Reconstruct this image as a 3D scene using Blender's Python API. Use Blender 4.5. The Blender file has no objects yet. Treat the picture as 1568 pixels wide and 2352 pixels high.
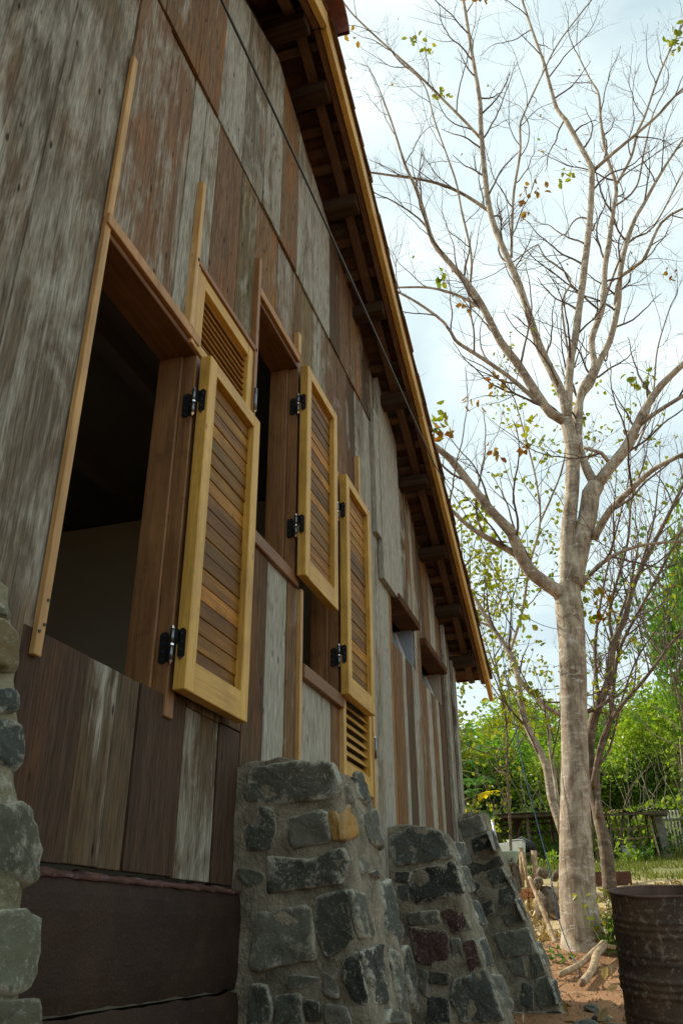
import bpy, bmesh, math, random, json
import numpy as np
from mathutils import Vector, Matrix
from mathutils import noise as mnoise
RND = random.Random(7)
S = bpy.context.scene
COL = S.collection
# ---------------------------------------------------------------- camera
cam = bpy.data.objects.new('camera', bpy.data.cameras.new('camera'))
COL.objects.link(cam); S.camera = cam
Rm = ((0.2955794720503227, 0.4343576388056572, 0.8508620436437548),
      (-0.9552827301903258, 0.1420571301360614, 0.25933506738893464),
      (-0.008226852531172361, -0.8894679383702823, 0.4569235226038926))
cam.matrix_world = Matrix(((Rm[0][0], -Rm[0][1], -Rm[0][2], 0), (Rm[1][0], -Rm[1][1], -Rm[1][2], 0),
                           (Rm[2][0], -Rm[2][1], -Rm[2][2], 0), (0, 0, 0, 1)))
cam.data.sensor_fit = 'HORIZONTAL'; cam.data.sensor_width = 36.0
cam.data.lens = 1888.377 / 1568 * 36
cam.data.clip_start = 0.02; cam.data.clip_end = 2000
# ---------------------------------------------------------------- sky, sun, exposure
SUN_EL, SUN_DIR = math.radians(42), Vector((0.20, 0.80, 0.64)).normalized()
S.view_settings.view_transform = 'Standard'; S.view_settings.look = 'None'
S.view_settings.exposure = 0.37; S.view_settings.gamma = 1.0
W = bpy.data.worlds.new('World'); S.world = W; W.use_nodes = True
def build_world():
    n, l = W.node_tree.nodes, W.node_tree.links
    n.clear()
    out = n.new('ShaderNodeOutputWorld'); bg = n.new('ShaderNodeBackground')
    sky = n.new('ShaderNodeTexSky'); sky.sky_type = 'NISHITA'; sky.sun_disc = False
    sky.sun_elevation = math.asin(SUN_DIR.z); sky.sun_rotation = math.atan2(SUN_DIR.x, SUN_DIR.y)
    sky.dust_density = 2.5; sky.air_density = 1.0
    bg.inputs['Strength'].default_value = 0.10
    tc = n.new('ShaderNodeTexCoord')
    mp = n.new('ShaderNodeMapping'); mp.inputs['Scale'].default_value = (1.0, 1.0, 2.2); mp.inputs['Location'].default_value = (.3, 1.7, .4)
    nz = n.new('ShaderNodeTexNoise'); nz.inputs['Scale'].default_value = 2.3; nz.inputs['Detail'].default_value = 7; nz.inputs['Roughness'].default_value = .55
    nz.inputs['Distortion'].default_value = .35
    rp = n.new('ShaderNodeValToRGB')
    rp.color_ramp.elements[0].position = .33; rp.color_ramp.elements[0].color = (5.0, 6.4, 6.9, 1)
    rp.color_ramp.elements[1].position = .62; rp.color_ramp.elements[1].color = (8.9, 10.1, 9.9, 1)
    mx = n.new('ShaderNodeMixRGB'); mx.inputs[0].default_value = 0.88
    l.new(tc.outputs['Generated'], mp.inputs[0]); l.new(mp.outputs[0], nz.inputs['Vector'])
    l.new(nz.outputs['Fac'], rp.inputs[0]); l.new(sky.outputs[0], mx.inputs[1]); l.new(rp.outputs[0], mx.inputs[2])
    l.new(mx.outputs[0], bg.inputs[0]); l.new(bg.outputs[0], out.inputs[0])
build_world()
sun = bpy.data.objects.new('sun', bpy.data.lights.new('sun', 'SUN')); COL.objects.link(sun)
sun.data.energy = 5.0; sun.data.angle = math.radians(.6); sun.data.color = (1.0, .93, .78)
sun.rotation_euler = SUN_DIR.to_track_quat('Z', 'Y').to_euler()

# ---------------------------------------------------------------- materials
def newmat(name):
    m = bpy.data.materials.new(name); m.use_nodes = True
    n, l = m.node_tree.nodes, m.node_tree.links
    b = n['Principled BSDF']
    b.inputs['Specular IOR Level'].default_value = .25
    return m, n, l, b
def ramp(n, a, b, ca=(0, 0, 0, 1), cb=(1, 1, 1, 1)):
    r = n.new('ShaderNodeValToRGB'); e = r.color_ramp.elements
    e[0].position = a; e[0].color = ca if len(ca) == 4 else (*ca, 1); e[1].position = b; e[1].color = cb if len(cb) == 4 else (*cb, 1)
    return r
def noise_n(n, l, vec, scale, detail=4, rough=.55, dist=0):
    t = n.new('ShaderNodeTexNoise'); t.inputs['Scale'].default_value = scale; t.inputs['Detail'].default_value = detail
    t.inputs['Roughness'].default_value = rough; t.inputs['Distortion'].default_value = dist
    l.new(vec, t.inputs['Vector']); return t
def coords(n, l, scale=(1, 1, 1), rnd=True):
    tc = n.new('ShaderNodeTexCoord'); mp = n.new('ShaderNodeMapping'); mp.inputs['Scale'].default_value = scale
    if rnd:
        oi = n.new('ShaderNodeObjectInfo'); mu = n.new('ShaderNodeMath'); mu.operation = 'MULTIPLY'; mu.inputs[1].default_value = 37.0
        l.new(oi.outputs['Random'], mu.inputs[0])
        ad = n.new('ShaderNodeVectorMath'); ad.operation = 'ADD'
        l.new(tc.outputs['Object'], ad.inputs[0]); l.new(mu.outputs[0], ad.inputs[1]); l.new(ad.outputs[0], mp.inputs[0])
    else:
        l.new(tc.outputs['Object'], mp.inputs[0])
    return mp.outputs[0]
def mix(n, l, f, a, b, mode='MIX'):
    m = n.new('ShaderNodeMixRGB'); m.blend_type = mode
    for i, v in ((0, f), (1, a), (2, b)):
        if isinstance(v, (int, float)): m.inputs[i].default_value = v
        elif isinstance(v, tuple): m.inputs[i].default_value = v if len(v) == 4 else (*v, 1)
        else: l.new(v, m.inputs[i])
    return m.outputs[0]
def bump(n, l, b, h, strength=.4, dist=.01):
    bp = n.new('ShaderNodeBump'); bp.inputs['Strength'].default_value = strength; bp.inputs['Distance'].default_value = dist
    l.new(h, bp.inputs['Height']); l.new(bp.outputs[0], b.inputs['Normal'])

def m_weathered():
    """old vertical planks: object colour = brown tint, object alpha = how grey it has gone"""
    m, n, l, b = newmat('weathered_plank_wood')
    oi = n.new('ShaderNodeObjectInfo')
    big = noise_n(n, l, coords(n, l, (7.0, 7.0, 2.3)), 1.0, 8, .66, .9)
    st = noise_n(n, l, coords(n, l, (60, 60, 1.5)), 1.0, 6, .68, .15)
    fine = noise_n(n, l, coords(n, l, (170, 170, 11)), 1.0, 3, .6)
    red = noise_n(n, l, coords(n, l, (4, 4, 1.3)), 1.0, 4, .5, 1.0)
    # grey/pale mask = blotches + streaks, shifted by alpha
    a1 = n.new('ShaderNodeMath'); a1.operation = 'ADD'; l.new(big.outputs['Fac'], a1.inputs[0])
    a2 = n.new('ShaderNodeMath'); a2.operation = 'MULTIPLY'; a2.inputs[1].default_value = .26; l.new(st.outputs['Fac'], a2.inputs[0]); l.new(a2.outputs[0], a1.inputs[1])
    a3 = n.new('ShaderNodeMath'); a3.operation = 'ADD'; l.new(a1.outputs[0], a3.inputs[0])
    a4 = n.new('ShaderNodeMath'); a4.operation = 'SUBTRACT'; l.new(oi.outputs['Alpha'], a4.inputs[0]); a4.inputs[1].default_value = .5
    a5 = n.new('ShaderNodeMath'); a5.operation = 'MULTIPLY'; l.new(a4.outputs[0], a5.inputs[0]); a5.inputs[1].default_value = .62
    l.new(a5.outputs[0], a3.inputs[1])
    mask = ramp(n, .58, .77); l.new(a3.outputs[0], mask.inputs[0])
    pale = mix(n, l, st.outputs['Fac'], (.20, .19, .15), (.46, .445, .375))
    rr = ramp(n, .50, .68); l.new(red.outputs['Fac'], rr.inputs[0])
    brown = mix(n, l, rr.outputs[0], oi.outputs['Color'], mix(n, l, 1.0, oi.outputs['Color'], (1.35, 1.02, .72), 'MULTIPLY'))
    dk = ramp(n, .28, .58, (.58, .55, .52), (1.15, 1.12, 1.1)); l.new(st.outputs['Fac'], dk.inputs[0])
    brown2 = mix(n, l, 1.0, brown, dk.outputs[0], 'MULTIPLY')
    c = mix(n, l, mask.outputs[0], brown2, pale)
    fr = ramp(n, .34, .60, (.45, .43, .41), (1.15, 1.15, 1.15)); l.new(fine.outputs['Fac'], fr.inputs[0])
    c = mix(n, l, .85, c, fr.outputs[0], 'MULTIPLY')
    # dark nicks, nail holes
    vo = n.new('ShaderNodeTexVoronoi'); vo.inputs['Scale'].default_value = 1.0; l.new(coords(n, l, (16, 16, 5.5)), vo.inputs['Vector'])
    vr = ramp(n, .06, .115, (.12, .09, .07), (1, 1, 1)); l.new(vo.outputs['Distance'], vr.inputs[0])
    c = mix(n, l, 1.0, c, vr.outputs[0], 'MULTIPLY')
    l.new(c, b.inputs['Base Color']); b.inputs['Roughness'].default_value = .82
    hs = mix(n, l, .5, st.outputs['Fac'], fine.outputs['Fac'])
    bump(n, l, b, hs, .85, .008)
    return m
def m_wood(name, c0, c1, rough=.5, axis=2, spec=.3, stain=0.0):
    m, n, l, b = newmat(name)
    sc = [38, 38, 38]; sc[axis] = 1.6
    st = noise_n(n, l, coords(n, l, tuple(sc)), 1.0, 5, .6, .5)
    sf = [160, 160, 160]; sf[axis] = 8
    fn = noise_n(n, l, coords(n, l, tuple(sf)), 1.0, 2, .6)
    bg = noise_n(n, l, coords(n, l, (3, 3, 3)), 1.0, 4, .6, .6)
    r = ramp(n, .3, .7); l.new(st.outputs['Fac'], r.inputs[0])
    c = mix(n, l, r.outputs[0], c0, c1)
    oi = n.new('ShaderNodeObjectInfo')
    c = mix(n, l, 1.0, c, oi.outputs['Color'], 'MULTIPLY')
    g = ramp(n, .32, .7, (.62, .58, .55), (1.1, 1.1, 1.1)); l.new(bg.outputs['Fac'], g.inputs[0])
    c = mix(n, l, .7, c, g.outputs[0], 'MULTIPLY')
    f = ramp(n, .35, .6, (.78, .76, .74), (1.05, 1.05, 1.05)); l.new(fn.outputs['Fac'], f.inputs[0])
    c = mix(n, l, .8, c, f.outputs[0], 'MULTIPLY')
    if stain:
        s2 = noise_n(n, l, coords(n, l, (9, 9, 9)), 1.0, 5, .7)
        rs = ramp(n, .55, .66); l.new(s2.outputs['Fac'], rs.inputs[0])
        fm = n.new('ShaderNodeMath'); fm.operation = 'MULTIPLY'; fm.inputs[1].default_value = stain; l.new(rs.outputs[0], fm.inputs[0])
        c = mix(n, l, fm.outputs[0], c, (.07, .035, .02))
    vo = n.new('ShaderNodeTexVoronoi'); vo.inputs['Scale'].default_value = 1.0; l.new(coords(n, l, (9, 9, 4)), vo.inputs['Vector'])
    vr = ramp(n, .03, .075, (.3, .2, .15), (1, 1, 1)); l.new(vo.outputs['Distance'], vr.inputs[0])
    c = mix(n, l, .8, c, vr.outputs[0], 'MULTIPLY')
    l.new(c, b.inputs['Base Color']); b.inputs['Roughness'].default_value = rough; b.inputs['Specular IOR Level'].default_value = spec
    bump(n, l, b, st.outputs['Fac'], .25, .003)
    return m
def m_noise(name, c0, c1, scale=6, rough=.9, bscale=None, bstr=.4, bdist=.01, spec=.25, lo=.35, hi=.65, metal=0, extra=None, detail=6, rnd=True):
    m, n, l, b = newmat(name)
    t = noise_n(n, l, coords(n, l, (1, 1, 1), rnd), scale, detail, .62, .3)
    r = ramp(n, lo, hi); l.new(t.outputs['Fac'], r.inputs[0])
    c = mix(n, l, r.outputs[0], c0, c1)
    if extra:
        (ec, es, elo, ehi) = extra
        t3 = noise_n(n, l, coords(n, l, (1, 1, 1), rnd), es, 5, .7); r3 = ramp(n, elo, ehi); l.new(t3.outputs['Fac'], r3.inputs[0])
        c = mix(n, l, r3.outputs[0], c, ec)
    l.new(c, b.inputs['Base Color']); b.inputs['Roughness'].default_value = rough; b.inputs['Metallic'].default_value = metal
    b.inputs['Specular IOR Level'].default_value = spec
    if bstr:
        t2 = noise_n(n, l, coords(n, l, (1, 1, 1), rnd), bscale or scale * 5, 5, .65)
        bump(n, l, b, t2.outputs['Fac'], bstr, bdist)
    return m
def m_plain(name, c, rough=.6, metal=0, spec=.4):
    m, n, l, b = newmat(name); b.inputs['Base Color'].default_value = (*c, 1); b.inputs['Roughness'].default_value = rough
    b.inputs['Metallic'].default_value = metal; b.inputs['Specular IOR Level'].default_value = spec
    return m
def m_stone():
    """dark basalt facing stones: obj colour = body, vertex attribute rim = pale lime crust at the edges"""
    m, n, l, b = newmat('facing_stone')
    oi = n.new('ShaderNodeObjectInfo')
    at = n.new('ShaderNodeAttribute'); at.attribute_name = 'rim'
    v = coords(n, l, (1, 1, 1))
    sp = noise_n(n, l, v, 95, 6, .75)
    md = noise_n(n, l, v, 12, 8, .72, .5)
    bg = noise_n(n, l, v, 6, 4, .6, .5)
    body = mix(n, l, bg.outputs['Fac'], oi.outputs['Color'], mix(n, l, 1.0, oi.outputs['Color'], (.42, .46, .44), 'MULTIPLY'))
    sr = ramp(n, .55, .66); l.new(sp.outputs['Fac'], sr.inputs[0])
    sm = n.new('ShaderNodeMath'); sm.operation = 'MULTIPLY'; sm.inputs[1].default_value = .45; l.new(sr.outputs[0], sm.inputs[0])
    body = mix(n, l, sm.outputs[0], body, (.30, .33, .30))
    # crust
    a = n.new('ShaderNodeMath'); a.operation = 'MULTIPLY_ADD'; l.new(at.outputs['Fac'], a.inputs[0]); a.inputs[1].default_value = .22
    l.new(md.outputs['Fac'], a.inputs[2])
    s2 = n.new('ShaderNodeMath'); s2.operation = 'MULTIPLY_ADD'; l.new(sp.outputs['Fac'], s2.inputs[0]); s2.inputs[1].default_value = .45; l.new(a.outputs[0], s2.inputs[2])
    geo = n.new('ShaderNodeNewGeometry'); sx = n.new('ShaderNodeSeparateXYZ'); l.new(geo.outputs['Normal'], sx.inputs[0])
    cr = ramp(n, .80, .98); l.new(s2.outputs[0], cr.inputs[0])
    cm = n.new('ShaderNodeMath'); cm.operation = 'MULTIPLY'; l.new(cr.outputs[0], cm.inputs[0]); l.new(oi.outputs['Alpha'], cm.inputs[1])
    crust = mix(n, l, bg.outputs['Fac'], (.50, .49, .41), (.27, .255, .18))
    c = mix(n, l, cm.outputs[0], body, crust)
    l.new(c, b.inputs['Base Color']); b.inputs['Roughness'].default_value = .78
    hh = mix(n, l, .4, md.outputs['Fac'], sp.outputs['Fac'])
    bump(n, l, b, hh, .9, .012)
    return m
def m_leaf(name, c0, c1, trans=.45, vary=.35):
    m = bpy.data.materials.new(name); m.use_nodes = True
    n, l = m.node_tree.nodes, m.node_tree.links; n.clear()
    out = n.new('ShaderNodeOutputMaterial'); d = n.new('ShaderNodeBsdfDiffuse'); t = n.new('ShaderNodeBsdfTranslucent'); g = n.new('ShaderNodeBsdfGlossy'); g.inputs['Roughness'].default_value = .35
    at = n.new('ShaderNodeAttribute'); at.attribute_name = 'tone'
    c = mix(n, l, at.outputs['Fac'], c0, c1)
    l.new(c, d.inputs[0])
    c2 = mix(n, l, 1.0, c, (1.35, 1.5, .6), 'MULTIPLY'); l.new(c2, t.inputs[0])
    ms = n.new('ShaderNodeMixShader'); ms.inputs[0].default_value = trans; l.new(d.outputs[0], ms.inputs[1]); l.new(t.outputs[0], ms.inputs[2])
    m2 = n.new('ShaderNodeMixShader'); m2.inputs[0].default_value = .02; l.new(ms.outputs[0], m2.inputs[1]); l.new(g.outputs[0], m2.inputs[2])
    l.new(m2.outputs[0], out.inputs[0])
    return m
M = {}
M['plank'] = m_weathered()
M['teak'] = m_wood('golden_teak', (.50, .285, .055), (.66, .41, .095), .45, spec=.3, stain=.16)
M['teak_x'] = m_wood('golden_teak_rail', (.50, .285, .055), (.66, .41, .095), .45, axis=0, spec=.3, stain=.16)
M['slat'] = m_wood('louvre_slat_wood', (.21, .080, .011), (.58, .27, .034), .5, axis=0, spec=.15, stain=.45)
M['jamb'] = m_wood('brown_jamb_wood', (.17, .085, .034), (.32, .165, .065), .5, stain=.35)
M['jamb_x'] = m_wood('brown_lintel_wood', (.15, .070, .030), (.27, .13, .055), .5, axis=0, stain=.3)
M['trim'] = m_wood('trim_strip_wood', (.48, .29, .11), (.64, .41, .16), .55)
M['beam'] = m_wood('old_dark_beam', (.028, .018, .011), (.070, .044, .027), .85, axis=1, spec=.08)
M['rafter'] = m_wood('rafter_wood', (.085, .043, .022), (.14, .075, .038), .6, axis=0)
M['barge_u'] = m_wood('barge_underboard', (.13, .065, .03), (.22, .11, .045), .6, axis=0)
M['batten'] = m_wood('batten_wood', (.13, .075, .042), (.26, .16, .09), .6, axis=1, stain=.3)
M['tile'] = m_noise('clay_tile', (.07, .035, .022), (.17, .078, .042), 9, .85, 40, .5, .01, extra=((.16, .14, .12), 4, .52, .68))
M['ridge'] = m_noise('ridge_tile_clay', (.13, .06, .05), (.24, .10, .075), 9, .8, 40, .5, .01)
M['plinth'] = m_noise('dark_brown_plinth', (.019, .0095, .0055), (.036, .018, .010), 4, .7, 130, .5, .008, spec=.25, extra=((.06, .038, .026), 70, .58, .70))
M['plinth_rim'] = m_noise('plinth_rim_paint', (.040, .018, .013), (.13, .055, .042), 14, .7, 60, .7, .02, spec=.3, extra=((.30, .25, .27), 34, .58, .70))
M['mortar'] = m_noise('grey_mortar', (.13, .112, .078), (.31, .275, .20), 9, .92, 70, .9, .02, extra=((.33, .30, .22), 22, .56, .70), rnd=False)
M['stone'] = m_stone()
M['black'] = m_plain('black_hinge', (.012, .012, .013), .45, .3, .5)
M['steel'] = m_plain('hinge_pin_steel', (.16, .18, .20), .30, .9)
M['chrome'] = m_plain('bright_pin_tip', (.75, .75, .75), .2, 1)
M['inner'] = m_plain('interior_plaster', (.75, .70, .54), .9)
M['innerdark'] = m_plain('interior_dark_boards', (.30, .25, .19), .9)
M['glass'] = m_plain('window_glass', (.20, .25, .26), .08, 0, .9)
M['putty'] = m_plain('pale_window_edge', (.70, .66, .68), .5)
M['greyblue'] = m_noise('grey_painted_reveal', (.20, .23, .26), (.30, .33, .37), 5, .7)
M['cable'] = m_plain('dark_cable', (.05, .055, .055), .5)
M['bark'] = None

# ---------------------------------------------------------------- mesh helpers
def tag(o, label=None, cat=None, group=None, kind=None):
    if label: o['label'] = label
    if cat: o['category'] = cat
    if group: o['group'] = group
    if kind: o['kind'] = kind
    return o
def empty(name, loc=(0, 0, 0)):
    o = bpy.data.objects.new(name, None); COL.objects.link(o); o.location = loc; o.empty_display_size = .2
    return o
def root_loc(p):
    v = Vector((0, 0, 0))
    while p is not None:
        v += Vector(p.location); p = p.parent
    return v
class MB:
    """collects shapes in world coordinates; build() links them as ONE mesh object"""
    def __init__(s): s.v = []; s.f = []; s.a = {}
    def add(s, vs, fs):
        k = len(s.v); s.v += [tuple(p) for p in vs]; s.f += [tuple(i + k for i in f) for f in fs]; return k
    def box(s, x0, x1, y0, y1, z0, z1):
        v = [(x0, y0, z0), (x1, y0, z0), (x1, y1, z0), (x0, y1, z0), (x0, y0, z1), (x1, y0, z1), (x1, y1, z1), (x0, y1, z1)]
        s.add(v, [(0, 3, 2, 1), (4, 5, 6, 7), (0, 1, 5, 4), (1, 2, 6, 5), (2, 3, 7, 6), (3, 0, 4, 7)]); return s
    def hexa(s, v):
        s.add(v, [(0, 3, 2, 1), (4, 5, 6, 7), (0, 1, 5, 4), (1, 2, 6, 5), (2, 3, 7, 6), (3, 0, 4, 7)]); return s
    def bar(s, a, b, w, h, up=(0, 0, 1)):
        a = Vector(a); b = Vector(b); d = (b - a).normalized(); u = Vector(up); r = d.cross(u)
        if r.length < 1e-4: r = d.cross(Vector((1, 0, 0)))
        r.normalize(); u = r.cross(d)
        vs = []
        for p in (a, b):
            for (i, j) in ((-1, -1), (1, -1), (1, 1), (-1, 1)): vs.append(p + r * (i * w / 2) + u * (j * h / 2))
        s.add(vs, [(0, 3, 2, 1), (4, 5, 6, 7), (0, 1, 5, 4), (1, 2, 6, 5), (2, 3, 7, 6), (3, 0, 4, 7)]); return s
    def prism_xz(s, poly, y0, y1):
        n = len(poly); vs = [(x, y0, z) for x, z in poly] + [(x, y1, z) for x, z in poly]
        fs = [tuple(range(n)), tuple(range(2 * n - 1, n - 1, -1))] + [(i, i + n, (i + 1) % n + n, (i + 1) % n) for i in range(n)]
        s.add(vs, fs); return s
    def tube(s, pts, rads, n=6, cap=True, rough=0.0, rnd=None):
        P = [Vector(p) for p in pts]; m = len(P)
        if m < 2: return s
        k = len(s.v); t0 = (P[1] - P[0]).normalized()
        r = t0.orthogonal().normalized()
        for i in range(m):
            t = (P[min(i + 1, m - 1)] - P[max(i - 1, 0)])
            t = t.normalized() if t.length > 1e-7 else t0
            r = (r - t * r.dot(t)); r = r.normalized() if r.length > 1e-6 else t.orthogonal().normalized()
            u = t.cross(r)
            for j in range(n):
                an = 2 * math.pi * j / n; rr = rads[i]
                if rough: rr *= 1 + rough * mnoise.noise(Vector((P[i].x * 5 + math.cos(an) * 1.4, P[i].y * 5 + math.sin(an) * 1.4, P[i].z * 3)))
                s.v.append(tuple(P[i] + (r * math.cos(an) + u * math.sin(an)) * rr))
        for i in range(m - 1):
            for j in range(n):
                a = k + i * n + j; b = k + i * n + (j + 1) % n
                s.f.append((a, b, b + n, a + n))
        if cap:
            s.f.append(tuple(k + j for j in range(n - 1, -1, -1))); s.f.append(tuple(k + (m - 1) * n + j for j in range(n)))
        return s
    def build(s, name, mat, parent=None, smooth=False, bevel=0, color=None, attrs=None, segs=1):
        off = root_loc(parent) if parent is not None else Vector((0, 0, 0))
        me = bpy.data.meshes.new(name)
        me.from_pydata([(x - off.x, y - off.y, z - off.z) for x, y, z in s.v], [], s.f)
        if bevel:
            bm = bmesh.new(); bm.from_mesh(me)
            bmesh.ops.recalc_face_normals(bm, faces=bm.faces)
            bmesh.ops.bevel(bm, geom=list(bm.edges), offset=bevel, segments=segs, affect='EDGES', clamp_overlap=True)
            bm.to_mesh(me); bm.free()
        me.validate()
        if smooth:
            me.polygons.foreach_set('use_smooth', [True] * len(me.polygons))
        if attrs:
            for k, vals in attrs.items():
                at = me.attributes.new(k, 'FLOAT', 'POINT'); at.data.foreach_set('value', vals)
        me.materials.append(mat)
        o = bpy.data.objects.new(name, me); COL.objects.link(o)
        if parent is not None: o.parent = parent
        if color: o.color = color if len(color) == 4 else (*color, 1)
        return o
def fb(x, y, z=0, s=1.0, o=4):
    return mnoise.fractal(Vector((x * s, y * s, z * s)), 1.0, 2.0, o)
def path_resample(pts, step):
    """pts [(x,y,z,r)] -> Catmull-Rom smoothed"""
    P = [Vector(p[:3]) for p in pts]; R_ = [p[3] for p in pts]; out = []
    for i in range(len(P) - 1):
        p0 = P[max(i - 1, 0)]; p1 = P[i]; p2 = P[i + 1]; p3 = P[min(i + 2, len(P) - 1)]
        n = max(1, int((p2 - p1).length / step))
        for k in range(n):
            t = k / n
            q = .5 * ((2 * p1) + (p2 - p0) * t + (2 * p0 - 5 * p1 + 4 * p2 - p3) * t * t + (3 * p1 - p0 - 3 * p2 + p3) * t ** 3)
            out.append((q, R_[i] + (R_[i + 1] - R_[i]) * t))
    out.append((P[-1], R_[-1])); return out
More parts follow.
